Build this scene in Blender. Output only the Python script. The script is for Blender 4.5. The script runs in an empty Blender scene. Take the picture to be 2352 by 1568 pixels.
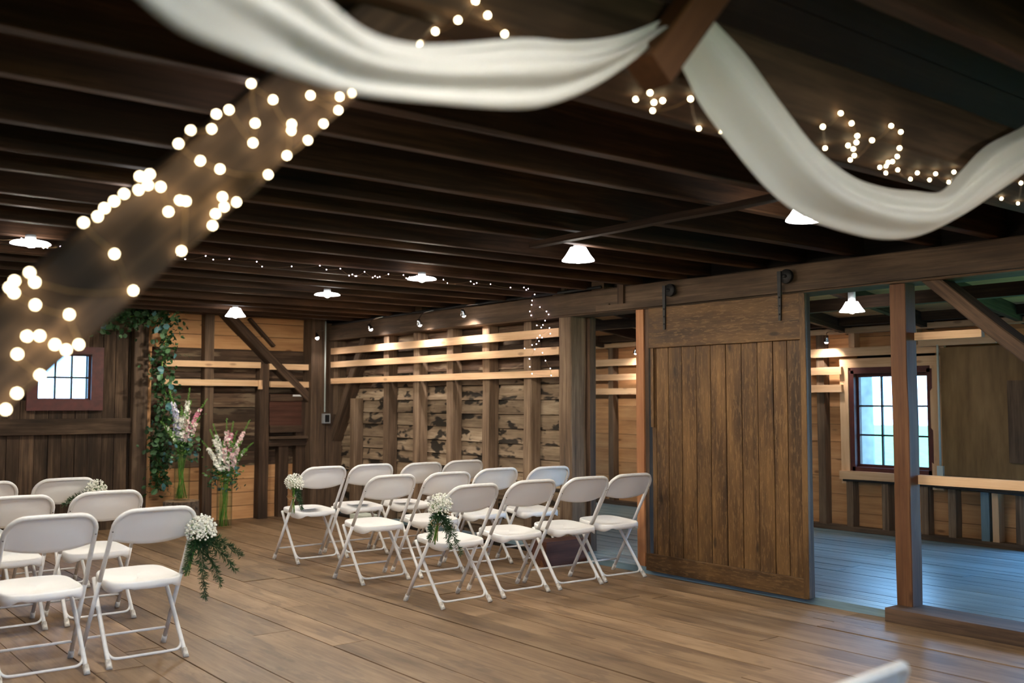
import bpy, bmesh, math, random
from mathutils import Vector, Matrix, Quaternion
R = random.Random(7)
SC = bpy.context.scene
COL = SC.collection
PI = math.pi

# ------------------------------------------------------------------ camera, world, exposure
CAM_H = 1.40
PITCH = math.radians(3.503)
YAW = math.radians(38.25)
cam_d = bpy.data.cameras.new('camera')
cam = bpy.data.objects.new('camera', cam_d)
COL.objects.link(cam)
cam.location = (0, 0, CAM_H)
cam.rotation_euler = (PI / 2 + PITCH, 0, -YAW)
cam_d.sensor_width = 36.0
cam_d.lens = 35.0
cam_d.clip_start = 0.05
cam_d.clip_end = 300
cam_d.dof.use_dof = True
cam_d.dof.focus_distance = 7.2
cam_d.dof.aperture_fstop = 1.9
SC.camera = cam
SC.view_settings.view_transform = 'Standard'
SC.view_settings.look = 'None'
SC.view_settings.gamma = 1
SC.view_settings.exposure = 1.5
SC.view_settings.use_curve_mapping = False
world = bpy.data.worlds.new('sky')
SC.world = world
world.use_nodes = True
bg = world.node_tree.nodes['Background']
bg.inputs['Color'].default_value = (0.26, 0.56, 1.0, 1)
bg.inputs['Strength'].default_value = 5.0
sun_d = bpy.data.lights.new('sun', 'SUN')
sun_d.energy = .8
sun_d.angle = math.radians(3)
sun_d.color = (1.0, .95, .88)
sun = bpy.data.objects.new('sun', sun_d)
COL.objects.link(sun)
sun.rotation_euler = (math.radians(8), math.radians(-26), 0)
SC.cycles.use_denoising = True
SC.cycles.max_bounces = 8
SC.cycles.diffuse_bounces = 4
SC.cycles.transparent_max_bounces = 12
SC.cycles.sample_clamp_indirect = 6.0
SC.cycles.caustics_reflective = False
SC.cycles.caustics_refractive = False

LAMP_COL = (1.0, 0.91, 0.77)
BULB_E = 680.0       # ceiling bulbs
CLIP_W = 9.0        # clip spotlights

# ------------------------------------------------------------------ helpers
FPX, CX, CY = 35.0 / 36.0 * 2352, 1176.0, 784.0
_fh = Vector((math.sin(YAW), math.cos(YAW), 0))
_rt = Vector((math.cos(YAW), -math.sin(YAW), 0))
_fw = _fh * math.cos(PITCH) + Vector((0, 0, 1)) * math.sin(PITCH)
_up = -_fh * math.sin(PITCH) + Vector((0, 0, 1)) * math.cos(PITCH)
_O = Vector((0, 0, CAM_H))


def ray(px, py):
    return _fw * FPX + _rt * (px - CX) - _up * (py - CY)


def onz(px, py, z):
    d = ray(px, py)
    return _O + d * ((z - CAM_H) / d.z)


def ony(px, py, y):
    d = ray(px, py)
    return _O + d * (y / d.y)


def onx(px, py, x):
    d = ray(px, py)
    return _O + d * (x / d.x)


def link(o, parent=None):
    COL.objects.link(o)
    if parent is not None:
        o.parent = parent
    return o


def mesh_obj(name, verts, faces, mats=(), parent=None, smooth=False, midx=None, loc=None):
    me = bpy.data.meshes.new(name)
    me.from_pydata([tuple(v) for v in verts], [], faces)
    for m in (mats if isinstance(mats, (list, tuple)) else [mats]):
        me.materials.append(m)
    if midx:
        me.polygons.foreach_set('material_index', midx)
    if smooth:
        me.polygons.foreach_set('use_smooth', [True] * len(me.polygons))
    me.update()
    o = bpy.data.objects.new(name, me)
    if loc is not None:
        o.location = loc
    return link(o, parent)


def tag(o, label=None, cat=None, group=None, kind=None):
    if label:
        o['label'] = label
    if cat:
        o['category'] = cat
    if group:
        o['group'] = group
    if kind:
        o['kind'] = kind
    return o


def empty(name, loc=(0, 0, 0), rotz=0.0):
    o = bpy.data.objects.new(name, None)
    o.location = loc
    o.rotation_euler = (0, 0, rotz)
    o.empty_display_size = 0.1
    return link(o)


def structure(name, label=None, loc=(0, 0, 0)):
    o = empty(name, loc)
    return tag(o, label=label, kind='structure')


def copy_tree(o, parent=None):
    c = o.copy()
    COL.objects.link(c)
    c.parent = parent
    for ch in list(o.children):
        copy_tree(ch, c)
    return c


def beam(name, p0, p1, w, h, mat, parent=None, up=(0, 0, 1), seg=1, jit=0.0, cham=0.0, sub=None):
    """A timber from p0 to p1: local X along its length (the grain), Y its width w, Z its height h."""
    p0, p1 = Vector(p0), Vector(p1)
    d = p1 - p0
    L = d.length
    x = d.normalized()
    up = Vector(up)
    if abs(x.dot(up)) > 0.99:
        up = Vector((1, 0, 0))
    y = up.cross(x).normalized()
    z = x.cross(y)
    if cham > 0:
        a, b, c = w / 2, h / 2, cham
        prof = [(a, -b + c), (a, b - c), (a - c, b), (-a + c, b), (-a, b - c), (-a, -b + c), (-a + c, -b), (a - c, -b)]
    else:
        a, b = w / 2, h / 2
        prof = [(a, -b), (a, b), (-a, b), (-a, -b)]
    n = len(prof)
    vs, fs = [], []
    for i in range(seg + 1):
        t = -L / 2 + L * i / seg
        oy, oz = R.uniform(-jit, jit), R.uniform(-jit, jit)
        for (py, pz) in prof:
            vs.append((t, py + oy + R.uniform(-jit, jit) * .5, pz + oz + R.uniform(-jit, jit) * .5))
    for i in range(seg):
        for k in range(n):
            k2 = (k + 1) % n
            fs.append((i * n + k, i * n + k2, (i + 1) * n + k2, (i + 1) * n + k)[::-1])
    fs.append(tuple(range(n)))
    fs.append(tuple(range(seg * n, seg * n + n))[::-1])
    o = mesh_obj(name, vs, fs, mat, None)
    m = Matrix((x, y, z)).transposed().to_4x4()
    m.translation = (p0 + p1) / 2
    if parent is not None:
        o.parent = parent
        if parent.type == 'EMPTY' or True:
            o.matrix_local = parent_world(parent).inverted() @ m
    else:
        o.matrix_world = m
    return o


def parent_world(o):
    m = o.matrix_basis.copy()
    while o.parent is not None:
        o = o.parent
        m = o.matrix_basis @ m
    return m


def cbox(name, lo, hi, mat, parent=None, grain='x', **k):
    """An axis-aligned piece given by two corners, grain along one axis."""
    lo, hi = Vector(lo), Vector(hi)
    c = (lo + hi) / 2
    s = hi - lo
    if grain == 'x':
        return beam(name, (lo.x, c.y, c.z), (hi.x, c.y, c.z), s.y, s.z, mat, parent, **k)
    if grain == 'y':
        return beam(name, (c.x, lo.y, c.z), (c.x, hi.y, c.z), s.x, s.z, mat, parent, **k)
    # vertical: up hint X -> local y = X x Z = -Y, local z = X
    return beam(name, (c.x, c.y, lo.z), (c.x, c.y, hi.z), s.y, s.x, mat, parent, **k)


def smooth_path(pts, sub=6):
    pts = [Vector(p) for p in pts]
    if len(pts) < 3 or sub <= 1:
        return pts
    out = []
    P = [pts[0] * 2 - pts[1]] + pts + [pts[-1] * 2 - pts[-2]]
    for i in range(1, len(P) - 2):
        a, b, c, d = P[i - 1], P[i], P[i + 1], P[i + 2]
        for k in range(sub):
            t = k / sub
            out.append(0.5 * ((2 * b) + (c - a) * t + (2 * a - 5 * b + 4 * c - d) * t * t + (3 * b - a - 3 * c + d) * t ** 3))
    out.append(pts[-1])
    return out


def tube_data(path, r, n=8, r1=None, caps=True):
    vs, fs = [], []
    m = len(path)
    t0 = (path[1] - path[0]).normalized()
    ref = Vector((0, 0, 1)) if abs(t0.z) < .9 else Vector((1, 0, 0))
    u = t0.cross(ref).normalized()
    for i, p in enumerate(path):
        t = (path[min(i + 1, m - 1)] - path[max(i - 1, 0)])
        if t.length < 1e-9:
            t = t0
        t = t.normalized()
        u = (u - t * u.dot(t)).normalized()
        v = t.cross(u)
        rr = r if r1 is None else r + (r1 - r) * i / (m - 1)
        for k in range(n):
            a = 2 * PI * k / n
            vs.append(p + u * (math.cos(a) * rr) + v * (math.sin(a) * rr))
    for i in range(m - 1):
        for k in range(n):
            k2 = (k + 1) % n
            fs.append((i * n + k, i * n + k2, (i + 1) * n + k2, (i + 1) * n + k))
    if caps:
        fs.append(tuple(range(n))[::-1])
        fs.append(tuple(range((m - 1) * n, m * n)))
    return vs, fs


def tube(name, pts, r, mat, parent=None, n=8, sub=1, r1=None):
    vs, fs = tube_data(smooth_path(pts, sub) if sub > 1 else [Vector(p) for p in pts], r, n, r1)
    return mesh_obj(name, vs, fs, mat, parent, smooth=True)


def lathe(name, prof, mat, parent=None, n=24, loc=None, smooth=True):
    vs, fs = [], []
    for (r, z) in prof:
        for k in range(n):
            a = 2 * PI * k / n
            vs.append((r * math.cos(a), r * math.sin(a), z))
    for i in range(len(prof) - 1):
        for k in range(n):
            k2 = (k + 1) % n
            fs.append((i * n + k, i * n + k2, (i + 1) * n + k2, (i + 1) * n + k))
    return mesh_obj(name, vs, fs, mat, parent, smooth=smooth, loc=loc)


def ico(r, sub=1):
    bm = bmesh.new()
    bmesh.ops.create_icosphere(bm, subdivisions=sub, radius=r)
    vs = [v.co.copy() for v in bm.verts]
    fs = [tuple(v.index for v in f.verts) for f in bm.faces]
    bm.free()
    return vs, fs


# ------------------------------------------------------------------ materials
def newmat(name):
    m = bpy.data.materials.new(name)
    m.use_nodes = True
    nt = m.node_tree
    return m, nt, nt.nodes['Principled BSDF']


def N(nt, typ, **k):
    n = nt.nodes.new(typ)
    for a, v in k.items():
        setattr(n, a, v)
    return n


def wood(name, dark, mid, light, rough=.75, fine=1.0, patch=.5, vary=.25, stain=None, stain_amt=0.0, stain_scale=(2.6, 7, 7), stain_detail=4, stain_at=.54, knots=0.0, bump=.35, spec=.3):
    m, nt, p = newmat(name)
    L = nt.links.new
    tc = N(nt, 'ShaderNodeTexCoord')
    oi = N(nt, 'ShaderNodeObjectInfo')
    mul = N(nt, 'ShaderNodeMath', operation='MULTIPLY')
    mul.inputs[1].default_value = 61.7
    L(oi.outputs['Random'], mul.inputs[0])
    comb = N(nt, 'ShaderNodeCombineXYZ')
    for i in range(3):
        L(mul.outputs[0], comb.inputs[i])
    add = N(nt, 'ShaderNodeVectorMath', operation='ADD')
    L(tc.outputs['Object'], add.inputs[0])
    L(comb.outputs[0], add.inputs[1])

    def noise(scale, detail, roughness=.6, dist=0.0):
        sc = N(nt, 'ShaderNodeVectorMath', operation='MULTIPLY')
        sc.inputs[1].default_value = scale
        L(add.outputs[0], sc.inputs[0])
        t = N(nt, 'ShaderNodeTexNoise')
        t.inputs['Scale'].default_value = 1.0
        t.inputs['Detail'].default_value = detail
        t.inputs['Roughness'].default_value = roughness
        t.inputs['Distortion'].default_value = dist
        L(sc.outputs[0], t.inputs['Vector'])
        return t
    g = noise((1.3 * fine, 34 * fine, 34 * fine), 5, .65, .6)
    pt = noise((1.1, 5.5, 5.5), 4, .6)
    mixf = N(nt, 'ShaderNodeMix', data_type='FLOAT')
    mixf.inputs[0].default_value = patch
    L(g.outputs['Fac'], mixf.inputs[2])
    L(pt.outputs['Fac'], mixf.inputs[3])
    ramp = N(nt, 'ShaderNodeValToRGB')
    e = ramp.color_ramp.elements
    e[0].position, e[0].color = .32, (*dark, 1)
    e[1].position, e[1].color = .70, (*light, 1)
    k = e.new(.5)
    k.color = (*mid, 1)
    L(mixf.outputs[0], ramp.inputs[0])
    col = ramp.outputs[0]
    if stain is not None:
        s = noise(stain_scale, stain_detail, .62, .3)
        sr = N(nt, 'ShaderNodeValToRGB')
        sr.color_ramp.elements[0].position = stain_at
        sr.color_ramp.elements[0].color = (0, 0, 0, 1)
        sr.color_ramp.elements[1].position = stain_at + .06
        sr.color_ramp.elements[1].color = (stain_amt,) * 3 + (1,)
        L(s.outputs['Fac'], sr.inputs[0])
        mx = N(nt, 'ShaderNodeMix', data_type='RGBA')
        L(sr.outputs[0], mx.inputs[0])
        L(col, mx.inputs[6])
        mx.inputs[7].default_value = (*stain, 1)
        col = mx.outputs[2]
    if knots > 0:
        sc = N(nt, 'ShaderNodeVectorMath', operation='MULTIPLY')
        sc.inputs[1].default_value = (2.4, 7.0, 7.0)
        L(add.outputs[0], sc.inputs[0])
        v = N(nt, 'ShaderNodeTexVoronoi')
        v.inputs['Scale'].default_value = 1.0
        L(sc.outputs[0], v.inputs['Vector'])
        kr = N(nt, 'ShaderNodeValToRGB')
        kr.color_ramp.elements[0].position = .07
        kr.color_ramp.elements[0].color = (knots,) * 3 + (1,)
        kr.color_ramp.elements[1].position = .14
        kr.color_ramp.elements[1].color = (0, 0, 0, 1)
        L(v.outputs['Distance'], kr.inputs[0])
        mx = N(nt, 'ShaderNodeMix', data_type='RGBA')
        L(kr.outputs[0], mx.inputs[0])
        L(col, mx.inputs[6])
        mx.inputs[7].default_value = (dark[0] * .35, dark[1] * .3, dark[2] * .3, 1)
        col = mx.outputs[2]
    mr = N(nt, 'ShaderNodeMapRange')
    mr.inputs[3].default_value = 1 - vary
    mr.inputs[4].default_value = 1 + vary
    L(oi.outputs['Random'], mr.inputs[0])
    hs = N(nt, 'ShaderNodeHueSaturation')
    L(mr.outputs[0], hs.inputs['Value'])
    L(col, hs.inputs['Color'])
    L(hs.outputs[0], p.inputs['Base Color'])
    p.inputs['Roughness'].default_value = rough
    p.inputs['Specular IOR Level'].default_value = spec
    bp = N(nt, 'ShaderNodeBump')
    bp.inputs['Strength'].default_value = bump
    bp.inputs['Distance'].default_value = .006
    L(mixf.outputs[0], bp.inputs['Height'])
    L(bp.outputs[0], p.inputs['Normal'])
    return m


def plain(name, color, rough=.5, metal=0.0, emit=None, estr=0.0, noise=0.0, nscale=20, spec=.5):
    m, nt, p = newmat(name)
    p.inputs['Base Color'].default_value = (*color, 1)
    p.inputs['Roughness'].default_value = rough
    p.inputs['Metallic'].default_value = metal
    p.inputs['Specular IOR Level'].default_value = spec
    if noise > 0:
        tc = N(nt, 'ShaderNodeTexCoord')
        t = N(nt, 'ShaderNodeTexNoise')
        t.inputs['Scale'].default_value = nscale
        t.inputs['Detail'].default_value = 4
        nt.links.new(tc.outputs['Object'], t.inputs['Vector'])
        r = N(nt, 'ShaderNodeValToRGB')
        r.color_ramp.elements[0].position = .3
        r.color_ramp.elements[1].position = .7
        r.color_ramp.elements[0].color = (*[c * (1 - noise) for c in color], 1)
        r.color_ramp.elements[1].color = (*[min(1, c * (1 + noise)) for c in color], 1)
        nt.links.new(t.outputs['Fac'], r.inputs[0])
        nt.links.new(r.outputs[0], p.inputs['Base Color'])
    if emit:
        p.inputs['Emission Color'].default_value = (*emit, 1)
        p.inputs['Emission Strength'].default_value = estr
    return m


M = {}
M['old'] = wood('old_dark_timber', (.018, .010, .006), (.062, .036, .021), (.15, .088, .052), patch=.5, vary=.2)
M['beam'] = wood('grey_brown_beam', (.028, .017, .010), (.090, .056, .034), (.20, .130, .080), patch=.5, vary=.15)
M['stud'] = wood('weathered_stud', (.045, .028, .017), (.15, .096, .058), (.31, .215, .138), patch=.45, vary=.2)
M['joist'] = wood('dark_joist', (.011, .005, .0022), (.044, .020, .0088), (.125, .058, .027), patch=.5, vary=.3, rough=.7)
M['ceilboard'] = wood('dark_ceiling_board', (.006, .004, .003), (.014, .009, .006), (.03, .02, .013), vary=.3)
M['floor'] = wood('worn_floor_plank', (.110, .062, .030), (.245, .153, .084), (.385, .257, .152), rough=.48, patch=.6, vary=.24, stain=(.10, .062, .038), stain_amt=.45, stain_scale=(2.2, 9, 9), bump=.18, spec=.45, knots=.35)
M['sidefloor'] = wood('grey_painted_plank', (.085, .135, .160), (.16, .245, .285), (.25, .355, .41), rough=.36, patch=.5, vary=.16, bump=.12, spec=.4)
M['pine'] = wood('new_pine_board', (.36, .165, .065), (.56, .29, .125), (.72, .42, .20), rough=.65, patch=.6, vary=.14, knots=.7, bump=.15)
M['rail'] = wood('pine_rail', (.48, .27, .14), (.66, .42, .235), (.80, .56, .34), rough=.6, patch=.5, vary=.1, knots=.5, bump=.12)
M['smoked'] = wood('smoke_stained_board', (.065, .043, .026), (.22, .155, .098), (.50, .39, .265), rough=.85, patch=.65, vary=.22, stain=(.012, .009, .006), stain_amt=.95, stain_scale=(3.6, 9, 9), stain_detail=2.2, stain_at=.545)
M['dark_board'] = wood('old_brown_board', (.016, .010, .006), (.060, .034, .020), (.17, .104, .062), rough=.85, patch=.55, vary=.4, stain=(.24, .175, .11), stain_amt=.55, stain_scale=(1.4, 9, 9))
M['vboard'] = wood('vertical_brown_board', (.010, .006, .004), (.044, .026, .015), (.155, .098, .060), rough=.85, patch=.55, vary=.4)
M['door'] = wood('barn_door_plank', (.022, .0095, .003), (.082, .040, .0125), (.18, .094, .031), rough=.6, patch=.68, vary=.22, stain=(.30, .175, .070), stain_amt=.22, stain_scale=(13, 70, 70), knots=.7)
M['red_post'] = wood('reddish_post', (.045, .016, .006), (.115, .046, .017), (.20, .088, .036), rough=.6, patch=.6, vary=.1, knots=.6)
M['orange_post'] = wood('orange_pine_post', (.20, .075, .028), (.34, .145, .06), (.47, .23, .105), rough=.6, patch=.5, vary=.05, knots=.9)
M['plywood'] = wood('plywood', (.10, .052, .018), (.21, .122, .048), (.31, .19, .082), rough=.6, fine=.16, patch=.75, vary=.05, bump=.05)
M['hatch'] = wood('red_brown_hatch', (.035, .012, .007), (.075, .028, .017), (.12, .05, .03), vary=.15)
M['maroon'] = plain('maroon_paint', (.070, .012, .009), .55, noise=.25, nscale=15)
M['bark'] = plain('stump_bark', (.085, .062, .045), .95, noise=.6, nscale=30)
M['cut'] = plain('cut_wood', (.30, .20, .12), .8, noise=.3, nscale=18)
M['black'] = plain('black_metal', (.012, .012, .013), .5, metal=.3)
M['iron'] = plain('dark_iron', (.035, .034, .034), .55, metal=.6, noise=.3)
M['chrome'] = plain('chrome', (.75, .75, .78), .2, metal=1.0)
M['grey_metal'] = plain('grey_metal', (.42, .44, .45), .45, metal=.4)
M['white_pipe'] = plain('pale_conduit', (.55, .62, .58), .45)
M['plastic'] = plain('white_plastic', (.90, .89, .87), .40, noise=.01, nscale=6)
M['chair_tube'] = plain('white_enamel_tube', (.80, .79, .765), .38, noise=.05, nscale=40)
M['scuff'] = plain('rusty_foot', (.58, .55, .50), .6, noise=.35, nscale=60)
M['screw'] = plain('screw_dark', (.12, .10, .09), .4, metal=.7)
M['leaf'] = plain('dark_leaf', (.014, .058, .012), .55, noise=.4, nscale=9)
M['leaf_l'] = plain('grey_green_leaf', (.065, .15, .060), .55, noise=.4, nscale=9)
M['leaf_b'] = plain('blue_green_leaf', (.055, .16, .17), .5, noise=.3, nscale=9)
M['leaf_g'] = plain('fresh_green', (.10, .24, .035), .55, noise=.4, nscale=25)
M['stem'] = plain('green_stem', (.13, .30, .04), .5, noise=.3)
M['white_f'] = plain('white_blossom', (.90, .89, .80), .6, noise=.06)
M['pink_f'] = plain('pale_pink_blossom', (.80, .56, .56), .6, noise=.15)
M['rose_f'] = plain('rose_blossom', (.70, .26, .36), .6, noise=.15)
M['lav_f'] = plain('lavender_blossom', (.62, .60, .78), .6, noise=.15)
M['twine'] = plain('jute_twine', (.42, .27, .13), .9, noise=.3, nscale=80)
M['paper'] = plain('white_paper', (.82, .82, .84), .7)
M['pale_box'] = plain('pale_green_card', (.62, .68, .58), .7, noise=.08)
M['shade'] = plain('glowing_white_shade', (.9, .9, .9), .4, emit=(1, .96, .94), estr=3.0)
M['bulb'] = plain('lit_bulb', (1, 1, 1), .3, emit=LAMP_COL, estr=BULB_E)
M['bulb_dim'] = plain('lit_bulb_dim', (1, 1, 1), .3, emit=LAMP_COL, estr=BULB_E * .22)
M['lens'] = plain('lit_spot_lens', (1, 1, 1), .3, emit=(1, .93, .92), estr=14)
M['fairy'] = plain('warm_fairy_bulb', (1, .9, .6), .3, emit=(1.0, .80, .46), estr=9)
M['fairy_far'] = plain('violet_white_fairy_bulb', (1, .9, 1), .3, emit=(1.0, .80, 1.0), estr=9)
M['wire'] = plain('copper_wire', (.30, .19, .09), .45, metal=.5)
M['grass'] = plain('grass', (.10, .22, .05), .9, noise=.4, nscale=3)
M['tree_bark'] = plain('tree_bark', (.20, .19, .18), .9, noise=.3, nscale=4)
M['bush'] = plain('bush_leaves', (.12, .26, .06), .8, noise=.4, nscale=5)


def cloth_mat():
    m, nt, p = newmat('white_chiffon')
    out = nt.nodes['Material Output']
    p.inputs['Base Color'].default_value = (.92, .91, .89, 1)
    p.inputs['Roughness'].default_value = .85
    p.inputs['Specular IOR Level'].default_value = .1
    tr = N(nt, 'ShaderNodeBsdfTranslucent')
    tr.inputs['Color'].default_value = (.80, .79, .76, 1)
    mx = N(nt, 'ShaderNodeMixShader')
    mx.inputs[0].default_value = .30
    nt.links.new(p.outputs[0], mx.inputs[1])
    nt.links.new(tr.outputs[0], mx.inputs[2])
    nt.links.new(mx.outputs[0], out.inputs['Surface'])
    return m


def glass_mat(name, tint, refl=.5):
    m, nt, p = newmat(name)
    nt.nodes.remove(p)
    out = nt.nodes['Material Output']
    t = N(nt, 'ShaderNodeBsdfTransparent')
    t.inputs['Color'].default_value = (*tint, 1)
    g = N(nt, 'ShaderNodeBsdfGlossy')
    g.inputs['Roughness'].default_value = .04
    lw = N(nt, 'ShaderNodeLayerWeight')
    lw.inputs['Blend'].default_value = .5
    mu = N(nt, 'ShaderNodeMath', operation='MULTIPLY')
    mu.inputs[1].default_value = refl
    pw = N(nt, 'ShaderNodeMath', operation='POWER')
    pw.inputs[1].default_value = 4.0
    nt.links.new(lw.outputs['Facing'], pw.inputs[0])
    nt.links.new(pw.outputs[0], mu.inputs[0])
    mx = N(nt, 'ShaderNodeMixShader')
    nt.links.new(mu.outputs[0], mx.inputs[0])
    nt.links.new(t.outputs[0], mx.inputs[1])
    nt.links.new(g.outputs[0], mx.inputs[2])
    nt.links.new(mx.outputs[0], out.inputs['Surface'])
    return m


M['cloth'] = cloth_mat()
M['glass'] = glass_mat('window_glass', (.97, .98, .98), .4)
M['vase_glass'] = glass_mat('vase_glass', (.955, .98, .965), .8)
M['water'] = glass_mat('vase_water', (.95, .985, .96), .3)

# ------------------------------------------------------------------ main dimensions (metres)
XW = 6.0        # face of the right wall (rails, beam)
YB = 11.42      # face of the back wall studs
JZ = 2.40       # underside of the joists
XL, YF = -4.0, -3.0      # left wall, wall behind the camera
SX = 9.30       # far wall of the side room
SZ = 0.055      # floor height of the side room
BZ0, BZ1 = 2.178, 2.385  # plate beam

# ------------------------------------------------------------------ floor
floor = structure('floor', 'worn brown wide plank barn floor')
cbox('subfloor', (XL - .3, YF - .3, -.25), (XW + .2, YB + .4, -.045), M['ceilboard'], floor, 'y')
x = XL
while x < XW:
    w = R.choice([.17, .19, .21, .24, .26])
    w = min(w, XW - x)
    if w < .05:
        break
    y = YF - R.uniform(0, 2.5)
    while y < YB + .1:
        L = R.uniform(2.6, 4.8)
        y0, y1 = max(y, YF), min(y + L, YB + .12)
        if y1 - y0 > .05:
            dz = R.uniform(-.0025, .0025)
            cbox('plank', (x + .003, y0 + .003, -.045), (x + w - .003, y1 - .003, dz), M['floor'], floor, 'y')
        y += L
    x += w

# ------------------------------------------------------------------ side room floor
sfloor = structure('floor_side_room', 'grey painted narrow plank floor of the side room')
cbox('subfloor', (XW + .02, 1.2, -.25), (SX + .3, 12.2, SZ - .03), M['ceilboard'], sfloor, 'y')
x = XW + .06
while x < SX + .1:
    w = R.choice([.115, .125, .135])
    y = 1.2 - R.uniform(0, 3)
    while y < 12.1:
        L = R.uniform(3.2, 5.5)
        y0, y1 = max(y, 1.2), min(y + L, 12.1)
        if y1 - y0 > .05:
            cbox('plank', (x + .003, y0 + .002, SZ - .03), (x + w - .004, y1 - .002, SZ + R.uniform(-.002, .002)), M['sidefloor'], sfloor, 'y')
        y += L
    x += w
cbox('edge_board', (XW - .015, 2.45, -.01), (XW + .058, 6.72, SZ - .002), M['sidefloor'], sfloor, 'y')
cbox('sill', (XW - .12, 1.3, .0), (XW + .16, 3.60, .088), M['old'], sfloor, 'y', seg=4, jit=.003)

# ------------------------------------------------------------------ back wall
wb = structure('wall_back', 'back wall of old dark boards, new pine boards and studs')
YBB = YB + .12
XB_ = XW + .17
cbox('light_stop_sheet', (XL - .2, YBB + .05, -.1), (6.5, YBB + .09, 1.42), M['ceilboard'], wb, 'x')  # backing sheets added to stop daylight leaking through board gaps
cbox('light_stop_sheet', (XL - .2, YBB + .05, 1.93), (6.5, YBB + .09, 2.9), M['ceilboard'], wb, 'x')
cbox('light_stop_sheet', (XL - .2, YBB + .05, 1.42), (2.60, YBB + .09, 1.93), M['ceilboard'], wb, 'x')
cbox('light_stop_sheet', (3.13, YBB + .05, 1.42), (6.5, YBB + .09, 1.93), M['ceilboard'], wb, 'x')
z = 0.0
rows = [(.16, 'pine')] * 4 + [(.175, 'dark_board')] * 8 + [(.165, 'pine')] * 3
for h, mk in rows:
    tilt = R.uniform(-.008, .008) if mk == 'dark_board' else 0
    o = cbox('board', (3.66, YBB + R.uniform(-.006, .006), z + .003), (5.98, YBB + .03, z + h - .003), M[mk], wb, 'x', seg=4, jit=.003 if mk == 'dark_board' else .0005)
    z += h
# studs, posts and braces of the back wall
cbox('stud', (4.405, YB, 0), (4.52, YBB, 2.5), M['beam'], wb, 'z', seg=6, jit=.004, cham=.006)
cbox('stud', (5.09, YB - .02, 0), (5.215, YBB, 1.87), M['old'], wb, 'z', seg=6, jit=.004, cham=.006)
cbox('stud', (5.36, YB + .01, 0), (5.487, YBB, .89), M['old'], wb, 'z', seg=4, jit=.004)
beam('brace', (4.60, YB + .05, 2.52), (5.82, YB + .05, 1.38), .10, .20, M['old'], wb, up=(0, -1, 0), seg=6, jit=.004, cham=.008)
beam('brace', (4.98, YB + .085, 2.42), (5.30, YB + .085, 2.09), .03, .10, M['old'], wb, up=(0, -1, 0), seg=2, jit=.003)
cbox('corner_post', (5.725, YB - .12, 0), (5.925, YBB, 2.5), M['beam'], wb, 'z', seg=8, jit=.004, cham=.008)
cbox('corner_post', (5.93, YB - .10, 0), (XB_ + .03, YBB, 2.4), M['beam'], wb, 'z', seg=6, jit=.003)
cbox('post_casing', (5.60, YB + .03, 0), (5.73, YBB, 1.50), M['old'], wb, 'z', seg=3, jit=.003)
for (x0, x1, zc) in ((3.90, 5.085, 1.85), (5.20, 5.80, 1.838), (3.90, 5.10, 1.632), (5.215, 5.79, 1.622)):
    cbox('rail', (x0, YB - .045, zc - .036), (x1, YB - .002, zc + .036), M['rail'], wb, 'x', seg=2, jit=.001)
for (x0, zc) in ((5.05, 1.62), (5.74, 1.76)):
    cbox('rail_block', (x0, YB - .07, zc - .06), (x0 + .05, YB - .045, zc + .05), M['rail'], wb, 'z')
# hatch and ledges
hx0, hx1 = 5.235, 5.665
cbox('hatch_panel', (hx0, YB + .02, 1.03), (hx1, YB + .05, 1.50), M['hatch'], wb, 'x')
cbox('hatch_batten', (hx0, YB - .005, 1.42), (hx1, YB + .02, 1.495), M['old'], wb, 'x', seg=2, jit=.002)
cbox('hatch_batten', (hx0, YB - .005, 1.03), (hx1, YB + .02, 1.115), M['old'], wb, 'x', seg=2, jit=.002)
cbox('hatch_label', (5.53, YB - .008, 1.475), (5.655, YB - .004, 1.497), M['paper'], wb, 'x')
cbox('ledge', (5.215, YB - .06, .955), (5.82, YB + .08, .985), M['beam'], wb, 'x', seg=2, jit=.002)
cbox('ledge', (5.19, YB - .01, .865), (5.80, YB + .06, .945), M['old'], wb, 'x', seg=2, jit=.003)
# vertical board section with the window
cbox('door_post', (3.575, YB - .05, 0), (3.735, YBB, 2.45), M['beam'], wb, 'z', seg=8, jit=.004, cham=.007)
cbox('lit_edge_strip', (3.735, YB - .03, 0), (3.775, YBB - .03, 2.3), M['pine'], wb, 'z', seg=4, jit=.003)  # pale strip stands in for the post's lit edge
x = XL
while x < 3.57:
    w = min(R.choice([.115, .125, .135, .145]), 3.575 - x)
    dy = R.uniform(0, .012)
    if x + w < 2.56 or x > 3.17:
        cbox('plank', (x + .003, YB + .04 + dy, 0), (x + w - .003, YBB + .04, 2.45), M['vboard'], wb, 'z', seg=3, jit=.0015)
    else:
        cbox('plank', (x + .003, YB + .04 + dy, 0), (x + w - .003, YBB + .04, 1.42), M['vboard'], wb, 'z', seg=2, jit=.0015)
        cbox('plank', (x + .003, YB + .04 + dy, 1.93), (x + w - .003, YBB + .04, 2.45), M['vboard'], wb, 'z', seg=1, jit=.0015)
    x += w
cbox('cross_rail', (XL, YB - .005, 1.055), (3.575, YB + .038, 1.225), M['vboard'], wb, 'x', seg=10, jit=.003, cham=.004)
cbox('head_board', (XL, YB - .01, 2.20), (3.575, YB + .036, 2.38), M['vboard'], wb, 'x', seg=8, jit=.003)
cbox('wall_plate', (XL, YB - .09, 2.44), (6.2, YB + .12, 2.60), M['joist'], wb, 'x', seg=8, jit=.004)

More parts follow.
